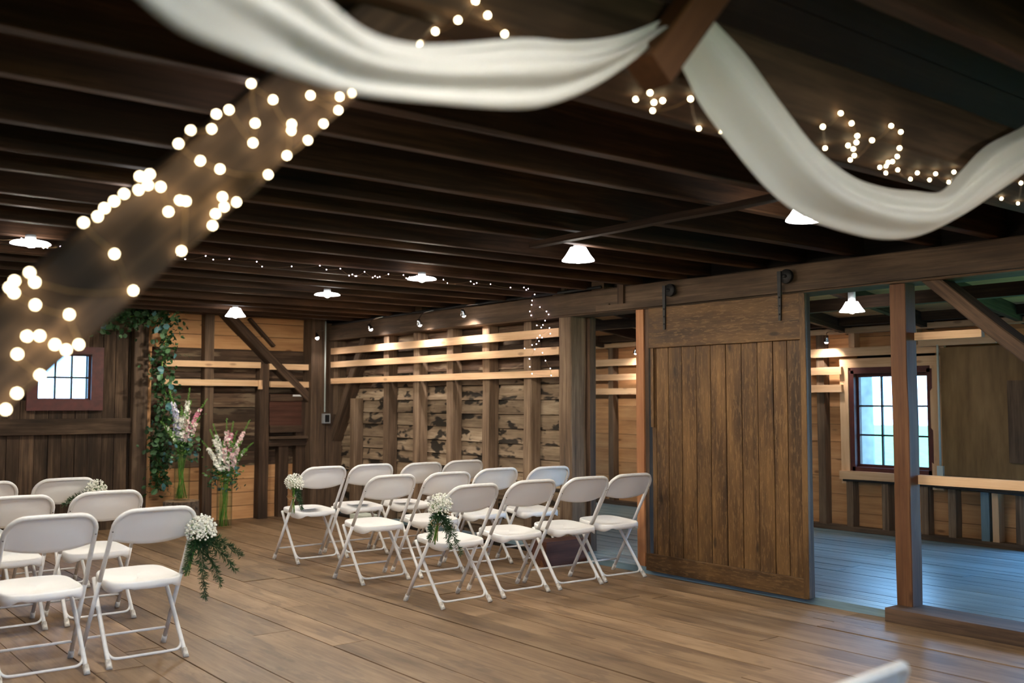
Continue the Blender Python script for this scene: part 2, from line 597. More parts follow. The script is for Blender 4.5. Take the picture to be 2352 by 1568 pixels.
# window of the back wall
w1 = structure('window_1', 'small six-pane window in a maroon frame')
for (a, b) in (((2.488, 1.313), (3.262, 1.425)), ((2.488, 1.925), (3.262, 2.005))):
    cbox('casing', (a[0], YB - .005, a[1]), (b[0], YB + .038, b[1]), M['maroon'], w1, 'x')
for (x0, x1) in ((2.488, 2.588), (3.138, 3.262)):
    cbox('casing', (x0, YB - .005, 1.425), (x1, YB + .038, 1.925), M['maroon'], w1, 'z')
for (a, b) in (((2.585, 1.42), (3.14, 1.445)), ((2.585, 1.905), (3.14, 1.93))):
    cbox('sash', (a[0], YB + .05, a[1]), (b[0], YB + .085, b[1]), M['maroon'], w1, 'x')
for x0 in (2.585, 3.115):
    cbox('sash', (x0, YB + .05, 1.445), (x0 + .025, YB + .085, 1.905), M['maroon'], w1, 'z')
for x0 in (2.610 + .505 / 3, 2.610 + 2 * .505 / 3):
    cbox('muntin', (x0 - .009, YB + .052, 1.445), (x0 + .009, YB + .08, 1.905), M['black'], w1, 'z')
cbox('muntin', (2.61, YB + .050, 1.660), (3.115, YB + .082, 1.680), M['black'], w1, 'x')
for i in range(3):
    for j in range(2):
        cbox('pane', (2.610 + i * .505 / 3, YB + .066, 1.445 + j * .23), (2.610 + (i + 1) * .505 / 3, YB + .069, 1.675 + j * .23), M['glass'], w1, 'x')

# ------------------------------------------------------------------ right wall
wr = structure('wall_right', 'right wall of smoke-stained boards, studs and pine rails')
XB = XW + .17
cbox('light_stop_sheet', (XB + .05, 6.80, -.1), (XB + .08, YB + .3, 2.9), M['ceilboard'], wr, 'y')  # added sheet, blocks light leaks behind the stained boards
z = 0.0
i = 0
while z < 2.35:
    h = R.uniform(.135, .155)
    beam('board', (XB + .012, 6.86, z + h / 2), (XB + .012, YB + .1, z + h / 2), .022, h - .004, M['smoked'] if z < 1.72 else M['dark_board'], wr, up=(R.uniform(.11, .18), 0, 1), seg=8, jit=.003)
    z += h
# studs: front face, near side showing
for (y1, z0, z1) in ((10.89, 0, 1.45), (10.10, 0, 2.2), (9.46, 0, 2.2), (8.80, 0, 2.2), (8.155, 0, 2.2), (7.49, 0, 2.2)):
    cbox('stud', (XW + .042, y1 - .115, z0), (XB, y1, z1), M['stud'], wr, 'z', seg=7, jit=.004, cham=.007)
cbox('stud', (XW + .042, 11.22, 1.25), (XB, 11.36, 2.2), M['stud'], wr, 'z', seg=3, jit=.003)
beam('brace', (XW + .10, 10.55, 2.20), (XW + .10, 11.35, .95), .11, .15, M['beam'], wr, up=(1, 0, 0), seg=6, jit=.004, cham=.007)
for (z0, z1) in ((2.005, 2.085), (1.840, 1.912), (1.635, 1.702)):
    cbox('rail', (XW, 6.92, z0), (XW + .04, 11.38, z1), M['rail'], wr, 'y', seg=6, jit=.002)
cbox('rail_block', (XW + .005, 11.34, 1.62), (XW + .04, 11.42, 1.76), M['rail'], wr, 'z')
cbox('post', (XW - .005, 6.742, 0), (XW + .185, 6.912, BZ0), M['stud'], wr, 'z', seg=9, jit=.004, cham=.009)
cbox('post_board', (XW + .19, 6.70, SZ), (XW + .26, 6.90, BZ0), M['old'], wr, 'z', seg=4, jit=.003)
cbox('plate_beam', (XW - .03, -3, BZ0), (XW + .24, YB - .1, BZ1), M['beam'], wr, 'y', seg=30, jit=.004, cham=.010)
cbox('beam_ledger', (XW - .048, 6.2, BZ0 + .012), (XW - .03, 9.6, BZ0 + .075), M['beam'], wr, 'y', seg=6, jit=.003)
cbox('track_board', (XW - .060, 2.2, BZ0 + .01), (XW - .03, 6.35, BZ0 + .06), M['beam'], wr, 'y', seg=6, jit=.003)
cbox('cleat', (XW - .055, 6.02, BZ0 + .05), (XW - .03, 6.09, BZ1 + .1), M['old'], wr, 'z')
for yy in (6.30, 6.83, 7.35, 8.3, 9.2):
    cbox('packing_block', (XW - .01, yy, BZ1), (XW + .15, yy + .16, BZ1 + .08), M['stud'], wr, 'y')
cbox('door_jamb', (XW + .005, 5.845, .0), (XW + .095, 5.93, BZ0 + .03), M['orange_post'], wr, 'z', seg=6, jit=.003)
cbox('door_jamb', (XW + .02, 5.80, .0), (XW + .10, 5.843, BZ0), M['old'], wr, 'z', seg=4, jit=.003)
cbox('post', (XW + .03, 3.497, .088), (XW + .155, 3.61, BZ0), M['red_post'], wr, 'z', seg=7, jit=.003, cham=.005)
beam('brace', (XW + .10, 3.36, 2.22), (XW + .10, 2.30, 1.30), .09, .17, M['old'], wr, up=(1, 0, 0), seg=5, jit=.004, cham=.007)
cbox('rail', (XW + .13, 3.05, 1.808), (XW + .17, 3.56, 1.858), M['rail'], wr, 'y')
cbox('rail', (XW + .13, 2.2, .868), (XW + .17, 3.55, .928), M['rail'], wr, 'y', seg=2, jit=.001)
cbox('post', (XW + .02, 2.12, 0), (XW + .19, 2.30, BZ0), M['old'], wr, 'z', seg=6, jit=.004)
y = YF
while y < 2.1:
    w = min(R.choice([.16, .19, .21]), 2.115 - y)
    cbox('plank', (XW + .05, y + .003, 0), (XW + .09, y + w - .003, BZ0), M['vboard'], wr, 'z', seg=2, jit=.002)
    y += w
cbox('upper_sheathing', (XW + .10, YF, BZ1), (XW + .16, YB + .2, 2.95), M['ceilboard'], wr, 'y')

# sliding barn door
DX = 5.93
d1 = structure('door_1', 'big brown plank sliding barn door on iron hangers')
edges = [5.690, 5.642, 5.508, 5.366, 5.216, 5.071, 4.922, 4.774, 4.626, 4.487, 4.367, 4.236]
for a, b in zip(edges[:-1], edges[1:]):
    cbox('plank', (DX + .012 + R.uniform(-.0015, .0015), b + .0035, .06), (DX + .045, a - .0035, 2.02), M['door'], d1, 'z', seg=3, jit=.001)
cbox('backing', (DX + .046, 4.24, .07), (DX + .056, 5.68, 2.15), M['ceilboard'], d1, 'y')
cbox('top_plank', (DX - .012, 4.236, 1.842), (DX + .012, 5.70, 2.168), M['door'], d1, 'y', seg=6, jit=.002, cham=.003)
cbox('bottom_plank', (DX - .012, 4.205, .042), (DX + .012, 5.745, .180), M['door'], d1, 'y', seg=6, jit=.002, cham=.003)
cbox('edge_stile', (DX - .014, 4.190, .05), (DX + .012, 4.236, 2.168), M['door'], d1, 'z', seg=4, jit=.002, cham=.002)
cbox('edge_board', (DX + .012, 4.195, .05), (DX + .055, 4.236, 2.168), M['old'], d1, 'z', seg=3, jit=.002)
cbox('edge_stile', (DX - .004, 5.66, 1.20), (DX + .012, 5.69, 1.84), M['door'], d1, 'z', seg=2, jit=.002)
for yy in (5.515, 4.395):
    hg = beam('hanger', (DX - .020, yy, 1.985), (DX - .020, yy, 2.34), .034, .012, M['iron'], d1, up=(1, 0, 0))
    # strap tapers towards its foot
    for v in hg.data.vertices:
        if v.co.x < 0:
            v.co.y *= .55
    wh = lathe('wheel', [(.0, -.014), (.05, -.014), (.052, -.008), (.044, 0), (.052, .008), (.05, .014), (.0, .014)], M['iron'], None, 24)
    wh.parent = d1
    wh.rotation_euler = (0, PI / 2, 0)
    wh.location = (DX - .004, yy - .05, 2.300)
    ax = lathe('axle', [(.0, -.03), (.012, -.03), (.012, .03), (.0, .03)], M['black'], None, 10)
    ax.parent = d1
    ax.rotation_euler = (0, PI / 2, 0)
    ax.location = (DX - .010, yy - .05, 2.300)
    for q in range(3):
        b = lathe('bolt', [(.0, .006), (.007, .005), (.008, 0)], M['black'], d1, 8)
        b.rotation_euler = (0, -PI / 2, 0)
        b.location = (DX - .026, yy, 2.03 + q * .06)

# ------------------------------------------------------------------ side room: far wall, window, roof
ws = structure('wall_side_room', 'side room wall of pine boards with studs and rails')
SB = SX + .10
WY0, WY1, WZ0, WZ1 = 5.15, 6.03, .69, 1.735      # window opening
DY0, DY1 = 1.6, 4.1                              # doorway, out of the frame
pieces = [(DY1, 12.2, -.05, WZ0), (DY1, WY0, WZ0, WZ1), (WY1, 12.2, WZ0, WZ1), (DY1, 12.2, WZ1, 2.45), (1.0, DY0, -.05, 2.45), (DY0, DY1, 2.05, 2.45)]
for (a, b, c, d) in pieces:
    cbox('light_stop_sheet', (SB + .03, a, c), (SB + .06, b, d), M['ceilboard'], ws, 'y')  # sheets added against light leaks, cut round the openings
z = SZ
while z < 2.25:
    h = .185
    zt = z + h
    spans = [(DY1, 12.1)]
    if zt > WZ0 and z < WZ1:
        spans = [(DY1, WY0), (WY1, 12.1)]
    for (a, b) in spans:
        cbox('board', (SB + R.uniform(0, .005), a, z + .002), (SB + .028, b, zt - .002), M['pine'], ws, 'y', seg=3, jit=.001)
    z = zt
for yy in (11.6, 10.95, 10.3, 9.62, 8.98, 8.3, 7.62, 6.95, 6.36):
    cbox('stud', (SX, yy, SZ), (SB, yy + .09, 2.18), M['stud'], ws, 'z', seg=4, jit=.003)
for yy in (6.06, 5.06):
    cbox('window_post', (SX - .005, yy if yy > 6 else yy - .02, .55), (SB, yy + .10 if yy > 6 else yy + .09, 1.765), M['rail'], ws, 'z', seg=3, jit=.002)
cbox('window_head', (SX - .006, 5.04, 1.765), (SB, 6.16, 1.86), M['rail'], ws, 'y')
cbox('rail', (SX - .04, 4.98, 1.885), (SX - .001, 12.0, 1.975), M['rail'], ws, 'y', seg=6, jit=.002)
for zc in (1.735, 1.548):
    cbox('rail', (SX - .04, 6.12, zc - .04), (SX - .001, 12.0, zc + .04), M['rail'], ws, 'y', seg=6, jit=.002)
    cbox('rail', (SX - .04, 4.97, zc - .03), (SX - .001, 5.06, zc + .04), M['rail'], ws, 'y')
cbox('top_plate', (SX - .03, DY1 - 2, 2.13), (SB + .02, 12.1, 2.185), M['rail'], ws, 'y', seg=6, jit=.002)
cbox('purlin', (SX - .14, 1.0, 2.20), (SX + .02, 12.1, 2.30), M['old'], ws, 'y', seg=6, jit=.003)
for yy in (5.28, 5.98):
    cbox('cripple_stud', (SX, yy, 1.98), (SB, yy + .07, 2.13), M['rail'], ws, 'z')
cbox('window_sill', (SX - .05, 5.02, .60), (SB, 6.16, .685), M['rail'], ws, 'y', seg=3, jit=.003)
cbox('sill_strip', (SX - .02, DY1, .575), (SX + .02, 6.14, .60), M['iron'], ws, 'y')
for yy in (6.03, 5.62, 5.20, 4.92, 4.60, 4.28):
    cbox('stud', (SX - .01, yy, SZ), (SB, yy + .075, .58), M['stud'] if yy not in (4.60,) else M['sidefloor'], ws, 'z', seg=2, jit=.003)
cbox('stud', (SX - .01, 4.51, SZ), (SB, 4.57, .57), M['rail'], ws, 'z')
cbox('sole_plate', (SX - .03, DY1, SZ), (SB, 12.0, SZ + .05), M['beam'], ws, 'y', seg=6, jit=.003)
ply = cbox('plywood_panel', (SX - .07, 3.95, .70), (SX - .045, 5.005, 1.93), M['plywood'], ws, 'z')
cbox('panel_board', (SX - .09, 4.20, .85), (SX - .072, 4.36, 1.60), M['beam'], ws, 'z')
cbox('panel_rail', (SX - .09, 4.45, 1.95), (SX - .03, 5.22, 2.03), M['rail'], ws, 'y')
tube('cable', [(SX - .05, 4.1, .56), (SX - .05, 4.6, .575), (SX - .05, 5.1, .585)], .012, M['iron'], ws)
tube('conduit', [(SX - .085, 5.02, 1.96), (SX - .085, 5.02, .78)], .011, M['white_pipe'], ws)
cbox('outlet_box', (SX - .10, 4.99, .695), (SX - .07, 5.05, .79), M['white_pipe'], ws, 'z')
# end walls of the side room
for (a, b) in ((12.1, 12.25), (1.0, 1.12)):
    cbox('end_wall', (XW + .1, a, -.1), (SB + .1, b, 3.0), M['dark_board'], ws, 'x')

w2 = structure('window_2', 'tall multi-pane window with maroon sash in the side room')
gx = SX + .07
for (y0, y1) in ((WY0 - .02, WY0 + .035), (WY1 - .035, WY1 + .02)):
    cbox('frame', (SX - .005, y0, WZ0), (gx + .05, y1, WZ1), M['maroon'], w2, 'z')
cbox('frame', (SX - .005, WY0, WZ1 - .035), (gx + .05, WY1, WZ1 + .03), M['maroon'], w2, 'y')
cbox('frame', (SX - .005, WY0, WZ0 - .005), (gx + .05, WY1, WZ0 + .04), M['maroon'], w2, 'y')
ya, yb, za, zb = WY0 + .06, WY1 - .06, WZ0 + .07, WZ1 - .07
for (y0, y1) in ((WY0 + .035, ya), (yb, WY1 - .035)):
    cbox('sash', (gx - .02, y0, WZ0 + .04), (gx + .02, y1, WZ1 - .035), M['maroon'], w2, 'z')
for (z0, z1) in ((WZ0 + .04, za), (zb, WZ1 - .035)):
    cbox('sash', (gx - .02, ya, z0), (gx + .02, yb, z1), M['maroon'], w2, 'y')
ncol, nrow = 3, 3
for k in range(1, ncol):
    yy = ya + (yb - ya) * k / ncol
    cbox('muntin', (gx - .012, yy - .009, za), (gx + .012, yy + .009, zb), M['black'], w2, 'z')
for k in range(1, nrow):
    zz = za + (zb - za) * k / nrow
    cbox('muntin', (gx - .010, ya, zz - .009), (gx + .010, yb, zz + .009), M['black'], w2, 'y')
for a in range(ncol):
    for b in range(nrow):
        cbox('pane', (gx - .0015, ya + (yb - ya) * a / ncol, za + (zb - za) * b / nrow), (gx + .0015, ya + (yb - ya) * (a + 1) / ncol, za + (zb - za) * (b + 1) / nrow), M['glass'], w2, 'y')

roof = structure('ceiling_side_room', 'sloping board roof of the side room')


def roofz(x):
    return 2.70 - .145 * (x - XW)


k = 0
x = XW + .1
while x < SB + .3:
    w = .20
    beam('roof_board', (x + w / 2, 1.0, roofz(x + w / 2) + .06), (x + w / 2, 12.2, roofz(x + w / 2) + .06), w - .004, .025, M['pine'] if x > 7.0 else M['dark_board'], roof, up=(.145, 0, 1), seg=2, jit=.001)
    x += w
cbox('roof_cover', (XW + .1, .9, 2.80), (SB + .5, 12.3, 2.84), M['ceilboard'], roof, 'y')
yy = 1.5
while yy < 12:
    beam('rafter', (XW + .1, yy, roofz(XW + .1) - .02), (SB + .1, yy, roofz(SB + .1) - .02), .06, .13, M['old'], roof, seg=3, jit=.003)
    yy += .92
cbox('purlin', (7.9, 1.1, roofz(7.9) - .19), (8.0, 12.1, roofz(7.9) - .08), M['old'], roof, 'y', seg=5, jit=.003)

# ------------------------------------------------------------------ ceiling over the main room
ceil = structure('ceiling', 'dark board ceiling on exposed joists')
y = YF
while y < YB + .2:
    w = R.choice([.2, .24, .28])
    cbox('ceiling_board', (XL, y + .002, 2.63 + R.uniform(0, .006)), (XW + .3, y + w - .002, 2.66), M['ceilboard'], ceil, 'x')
    y += w
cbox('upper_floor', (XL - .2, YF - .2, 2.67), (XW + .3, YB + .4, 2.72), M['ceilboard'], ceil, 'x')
for yj in (-2.2, -1.5, -.8, -.1, .6, 1.37, 2.44, 2.93, 3.34, 3.90, 4.36, 4.70, 5.25, 5.50, 6.00, 6.53, 6.93, 7.30, 7.70, 8.20, 8.77, 9.40, 9.85, 10.30, 10.75):
    w = R.uniform(.055, .075)
    cbox('joist', (XL, yj - w, JZ + R.uniform(-.008, .008)), (XW + .2, yj, 2.628), M['joist'], ceil, 'x', seg=9, jit=.0035, cham=.005)
cbox('nailed_strip', (3.85, 2.80, JZ - .045), (3.91, 4.72, JZ - .012), M['joist'], ceil, 'y', seg=5, jit=.004)

# left wall and the wall behind the camera, with a wide open doorway
wl = structure('wall_left', 'dark plank wall')
y = YF
while y < YB:
    cbox('plank', (XL - .06, y, 0), (XL, min(y + .28, YB), 2.6), M['vboard'], wl, 'z')
    y += .283
cbox('light_stop_sheet', (XL - .1, YF - .2, -.2), (XL - .07, YB + .3, 2.9), M['ceilboard'], wl, 'y')  # unseen sheet added to block light between the planks
wf = structure('wall_front', 'plank wall behind the seating with an open barn doorway')
x = XL
while x < 6.0:
    if x + .28 < -1.2 or x > .3:
        cbox('plank', (x, YF - .06, 0), (min(x + .28, 6.0), YF, 2.6), M['vboard'], wf, 'z')
    x += .283
cbox('door_head', (-1.8, YF - .1, 2.15), (1.1, YF, 2.7), M['old'], wf, 'x')

# ------------------------------------------------------------------ foreground timber frame
tf = empty('beam_truss', (.20, 1.78, 0))
tag(tf, 'dark tie beam with diagonal braces and post, fairy lights wrapped round it', 'timber truss')
cbox('tie_beam', (-1.5, 1.66, 2.20), (6.0, 1.90, 2.395), M['old'], tf, 'x', seg=14, jit=.005, cham=.010)
beam('brace', (.16, 1.79, 1.295), (1.16, 1.79, 2.30), .135, .136, M['old'], tf, up=(0, -1, 0), seg=6, jit=.003, cham=.008)
beam('brace', (1.62, 1.555, 2.144), (2.02, 1.555, 2.62), .085, .085, M['red_post'], tf, up=(0, -1, 0), seg=4, jit=.002, cham=.006)
cbox('post', (-.02, 1.68, 0), (.19, 1.88, 2.22), M['beam'], tf, 'z', seg=7, jit=.004, cham=.010)

# ------------------------------------------------------------------ white fabric swags


def resample(a, n):
    P = smooth_path([Vector((p[0], p[1], 0)) for p in a], 8)
    m = len(P) - 1
    out = []
    for i in range(n):
        t = m * i / (n - 1)
        k = min(int(t), m - 1)
        out.append(P[k].lerp(P[k + 1], t - k))
    return out


def swag(name, label, low, top, ys, folds, seed, group):
    n, mcs = 64, 22
    rr = random.Random(seed)
    A, B = resample(low, n), resample(top, n)
    YS = resample([(y, 0) for y in ys], n)
    ph = [rr.uniform(0, 6.28) for _ in range(6)]
    pts = []
    for i in range(n):
        t = i / (n - 1)
        y = YS[i].x
        p = ony(A[i].x, A[i].y, y)
        q = ony(B[i].x, B[i].y, y)
        pts.append((p, q, t))
    vs, fs = [], []
    for (p, q, t) in pts:
        w = (q - p).length
        for k in range(mcs):           # front face with soft folds along the length
            s = k / (mcs - 1)
            bulge = math.sin(PI * s) * .30 * w
            rip = 0.0
            for j, (fr, am, dr) in enumerate(folds):
                rip += am * math.sin(fr * PI * s + ph[j] + dr * t)
            d = bulge + rip * math.sin(PI * s) ** .5
            c = p.lerp(q, s)
            vs.append(c + Vector((0, -d, 0)))
        for k in range(mcs):           # rear face
            s = 1 - k / (mcs - 1)
            d = -.06 * w * math.sin(PI * s)
            c = p.lerp(q, s)
            vs.append(c + Vector((0, -d + .002, 0)))
    m = 2 * mcs
    for i in range(n - 1):
        for k in range(m):
            k2 = (k + 1) % m
            fs.append((i * m + k, i * m + k2, (i + 1) * m + k2, (i + 1) * m + k))
    fs.append(tuple(range(m))[::-1])
    fs.append(tuple(range((n - 1) * m, n * m)))
    o = mesh_obj(name, vs, fs, M['cloth'], None, smooth=True)
    return tag(o, label, 'fabric', group)


swag('fabric_swag', 'white fabric swag hanging from the short brace across the string-lit diagonal brace',
     [(230, -90), (330, 0), (420, 70), (560, 130), (700, 182), (820, 215), (1000, 236), (1180, 250), (1280, 235), (1380, 190), (1480, 118), (1545, 45), (1600, -15)],
     [(380, -300), (480, -190), (590, -130), (690, -55), (790, 35), (870, 83), (990, 103), (1200, 88), (1300, 94), (1390, 88), (1470, 66), (1560, 22), (1592, -30)],
     [.88, .92, .96, 1.02, 1.08, 1.14, 1.25, 1.36, 1.42, 1.48, 1.55, 1.615, 1.63],
     [(3, .018, 1.9), (5, .012, -3.5), (9, .005, 3)], 3, 'white fabric swags')
swag('fabric_swag', 'white fabric swag hanging from the short brace in front of the tie beam and door',
     [(1530, 95), (1570, 160), (1610, 240), (1670, 322), (1760, 430), (1850, 500), (1960, 537), (2040, 550), (2115, 540), (2200, 500), (2290, 442), (2360, 392), (2470, 300)],
     [(1600, 10), (1645, 60), (1710, 130), (1790, 240), (1870, 340), (1950, 402), (2030, 430), (2100, 438), (2160, 440), (2205, 396), (2265, 335), (2350, 290), (2440, 225)],
     [1.628, 1.628, 1.62, 1.61, 1.60, 1.60, 1.60, 1.60, 1.60, 1.60, 1.60, 1.60, 1.60],
     [(3, .017, 2.6), (5, .012, -4.5), (9, .005, 4)], 5, 'white fabric swags')

# ------------------------------------------------------------------ fairy lights
bv, bf = ico(.0052, 2)
bulb_me = bpy.data.meshes.new('fairy_bulb')
bulb_me.from_pydata(bv, [], bf)
bulb_me.materials.append(M['fairy'])
bv, bf = ico(.0048, 1)
bulb_far_me = bpy.data.meshes.new('fairy_bulb_small')
bulb_far_me.from_pydata(bv, [], bf)
bulb_far_me.materials.append(M['fairy_far'])


def fairy(name, label, pts, me, wire_r, sag=.012):
    root = empty(name, pts[0])
    tag(root, label, 'string lights', 'strings of fairy lights')
    o0 = pts[0]
    path = []
    for i in range(len(pts) - 1):
        a, b = pts[i], pts[i + 1]
        for k in range(3):
            t = k / 3
            path.append(a.lerp(b, t) + Vector((R.uniform(-.003, .003), -.001, -sag * 4 * t * (1 - t) * min(1, (b - a).length * 6))) - o0)
    path.append(pts[-1] - o0)
    vs, fs = tube_data(path, wire_r, 4)
    mesh_obj('wire', vs, fs, M['wire'], root, smooth=True)
    for p in pts:
        b = bpy.data.objects.new('bulb', me)
        link(b, root)
        b.location = p - o0
    return root


brace_px = [(13, 940), (39, 903), (92, 861), (40, 813), (62, 772), (91, 771), (126, 791), (152, 803), (181, 791), (159, 722), (81, 700), (32, 672), (22, 660), (33, 645), (68, 626), (80, 648),
            (306, 667), (263, 583), (192, 511), (224, 497), (240, 478), (262, 462), (285, 445), (318, 436), (321, 405), (344, 400), (340, 425), (369, 429), (387, 486), (413, 460), (427, 462), (417, 576), (488, 518), (495, 491), (515, 475), (511, 452), (543, 464),
            (616, 401), (505, 388), (460, 369), (410, 330), (438, 299), (486, 296), (497, 262), (526, 252), (581, 328), (586, 283), (577, 192), (627, 229), (669, 300), (670, 285), (659, 357), (707, 322), (743, 284), (777, 253), (713, 219), (780, 222), (808, 214)]
fairy('fairy_lights', 'warm fairy lights wound round the diagonal brace', [ony(a, b, 1.708) for a, b in brace_px], bulb_me, .0014)
tie_px = [(963, 99), (1000, 72), (1052, 46), (1092, 2), (1120, 35), (1159, 78), (1300, 120), (1465, 153), (1477, 187), (1460, 228), (1493, 213), (1502, 235), (1522, 231), (1499, 254), (1586, 227), (1605, 295), (1656, 302), (1780, 310), (1895, 340), (1890, 291), (1931, 260), (1956, 283), (1969, 312), (1948, 334), (1967, 327), (1960, 342), (1962, 357), (1953, 367),
          (2003, 322), (2047, 289), (2069, 303), (2066, 340), (2061, 359), (2050, 371), (2040, 373), (2021, 384), (2035, 381), (2035, 397), (2062, 390), (2091, 411), (2107, 397), (2135, 413), (2149, 399), (2179, 418), (2191, 395), (2260, 420), (2300, 456), (2338, 467), (2345, 420), (2329, 408)]
tp = []
for a, b in tie_px:
    p = onz(a, b, 2.186)
    if p.y < 1.65:
        p = ony(a, b, 1.648)
    tp.append(p)
fairy('fairy_lights', 'warm fairy lights wound along the tie beam above the second swag', tp, bulb_me, .0012)

far = []
rr = random.Random(21)
x = 1.15
while x < 5.32:
    for (dx, dz) in rr.choice([[(0, .0)], [(0, .012), (.05, -.012)], [(0, 0), (.03, -.02), (.055, -.01)], [(0, .015), (.07, -.025), (.10, -.012), (.12, -.022), (.14, -.018)]]):
        xx = x + dx
        far.append(Vector((xx, 6.46 + rr.uniform(-.015, .015), 2.372 + dz - .02 * (.5 + .5 * math.sin(xx * 9)))))
    x += rr.uniform(.06, .15) + (.06 if rr.random() < .5 else .12)
far.sort(key=lambda v: v.x)
last = [(1233, 662), (1228, 676), (1222, 690), (1217, 715), (1240, 705), (1255, 715), (1260, 722), (1252, 736), (1243, 752), (1221, 700), (1220, 724), (1233, 747), (1247, 746), (1262, 753), (1240, 770), (1264, 766), (1245, 775), (1234, 776), (1222, 792), (1205, 800), (1232, 790), (1238, 783), (1228, 802), (1216, 824), (1217, 842), (1246, 810), (1253, 828), (1264, 846), (1266, 862), (1222, 858)]
far += [onx(a, b, XW - .055) for a, b in last]
fairy('fairy_lights', 'thin violet-white fairy lights strung along a joist and down to the wall rails', far, bulb_far_me, .0010, .008)

# ------------------------------------------------------------------ lamps


def shade_prof(kind):
    if kind == 'cone':
        return [(.030, .055), (.052, .052), (.058, .040), (.082, .0), (.104, -.028), (.106, -.036), (.101, -.034), (.078, -.004), (.052, .036), (.03, .048)]
    return [(.030, .012), (.06, .011), (.098, .003), (.112, -.006), (.113, -.012), (.105, -.009), (.05, .002), (.03, .004)]


shade_me = {}


def lamp(x, y, z, kind, label, group, stem=None, dim=False):
    root = empty('ceiling_lamp', (x, y, z))
    tag(root, label, 'lamp', group)
    if kind not in shade_me:
        s = lathe('lamp_shade', shade_prof(kind), M['shade'], root, 28)
        shade_me[kind] = s.data
    else:
        link(bpy.data.objects.new('lamp_shade', shade_me[kind]), root)
    bk = 'bulb_dim' if dim else 'bulb'
    if bk not in shade_me:
        vs, fs = ico(.030, 3)
        b = mesh_obj('bulb', vs, fs, M[bk], root, smooth=True)
        shade_me[bk] = b.data
    else:
        b = link(bpy.data.objects.new('bulb', shade_me[bk]), root)
    b.location = (0, 0, -.022 if kind == 'cone' else -.004)
    top = .055 if kind == 'cone' else .012
    h = stem or (JZ - z)
    lathe('lamp_holder', [(.0, top), (.032, top), (.030, max(h, top + .02)), (.0, max(h, top + .02))], M['grey_metal'], root, 14)


cl = 'white cone lamp glowing below the dark joists'
fl = 'shallow white dish lamp glowing below the dark joists'
lamp(4.21, 10.08, 2.345, 'cone', cl + ' by the pine-boarded back wall', 'cone ceiling lamps')
lamp(4.28, 4.74, 2.345, 'cone', cl + ' at the end of the nailed strip', 'cone ceiling lamps')
lamp(4.215, 2.96, 2.345, 'cone', cl + ' beside the second fabric swag', 'cone ceiling lamps')
lamp(4.13, 7.87, 2.355, 'flat', fl + ' in the row over the front chairs', 'dish ceiling lamps')
lamp(4.17, 6.41, 2.355, 'flat', fl + ' beside the violet fairy lights', 'dish ceiling lamps')
lamp(1.394, 6.414, 2.355, 'flat', fl + ' behind the diagonal brace', 'dish ceiling lamps')
lamp(1.50, 4.72, 2.345, 'cone', cl + ' half hidden by the string-lit brace', 'cone ceiling lamps')
lamp(1.39, 2.96, 2.345, 'cone', cl + ' right behind the string-lit brace', 'cone ceiling lamps')
lamp(1.39, 10.0, 2.345, 'cone', cl + ' over the small window, added unseen fill', 'cone ceiling lamps')  # unseen lamp, added outside the view to light the room
lamp(-1.5, 6.4, 2.355, 'flat', fl + ' across the aisle, added unseen fill', 'dish ceiling lamps')  # likewise added out of view for extra room light
for (lx, ly, lt) in ((1.2, .15, 'at the camera end, added unseen fill'), (3.5, .15, 'beyond the lone chair, added unseen fill')):  # unseen lamps added to brighten the fabric swags
    lamp(lx, ly, 2.345, 'cone', cl + ' ' + lt, 'cone ceiling lamps')
lamp(7.60, 4.903, 2.215, 'cone', 'white cone lamp glowing under the side room roof, seen past the sliding door', 'side room lamps', stem=.25, dim=True)
lamp(7.60, 9.2, 2.215, 'cone', 'hidden white cone lamp added to brighten the side room, behind the stained wall', 'side room lamps', stem=.25, dim=False)  # hidden lamp added to brighten the boards seen through the doorway


def clip_light(head, base, aim, label, group, watts):
    head, base, aim = Vector(head), Vector(base), Vector(aim).normalized()
    root = empty('clip_light', base)
    tag(root, label, 'spotlight', group)
    mid = (head + base) / 2 + Vector((-.03, .0, .035))
    tube('gooseneck', [Vector((0, 0, 0)), (mid - base) + Vector((0, .03, .0)), head - base - aim * .035], .0045, M['chrome'], root, 6, 6)
    q = Vector((0, 0, -1)).rotation_difference(aim)
    hd = lathe('head', [(.0, .045), (.016, .042), (.020, .02), (.034, -.012), (.036, -.02), (.032, -.018), (.0, -.006)], M['chrome'], root, 18)
    hd.rotation_mode = 'QUATERNION'
    hd.rotation_quaternion = q
    hd.location = head - base
    vs, fs = ico(.022, 2)
    ln = mesh_obj('bulb', vs, fs, M['lens'], root, smooth=True)
    ln.location = head - base + aim * .02
    ld = bpy.data.lights.new('spot_lamp', 'SPOT')
    ld.energy = watts
    ld.color = (1.0, .90, .84)
    ld.spot_size = math.radians(140)
    ld.spot_blend = .8
    ld.shadow_soft_size = .022
    lo = bpy.data.objects.new('spot_lamp', ld)
    link(lo, root)
    lo.location = head - base + aim * .046
    lo.rotation_mode = 'QUATERNION'
    lo.rotation_quaternion = q


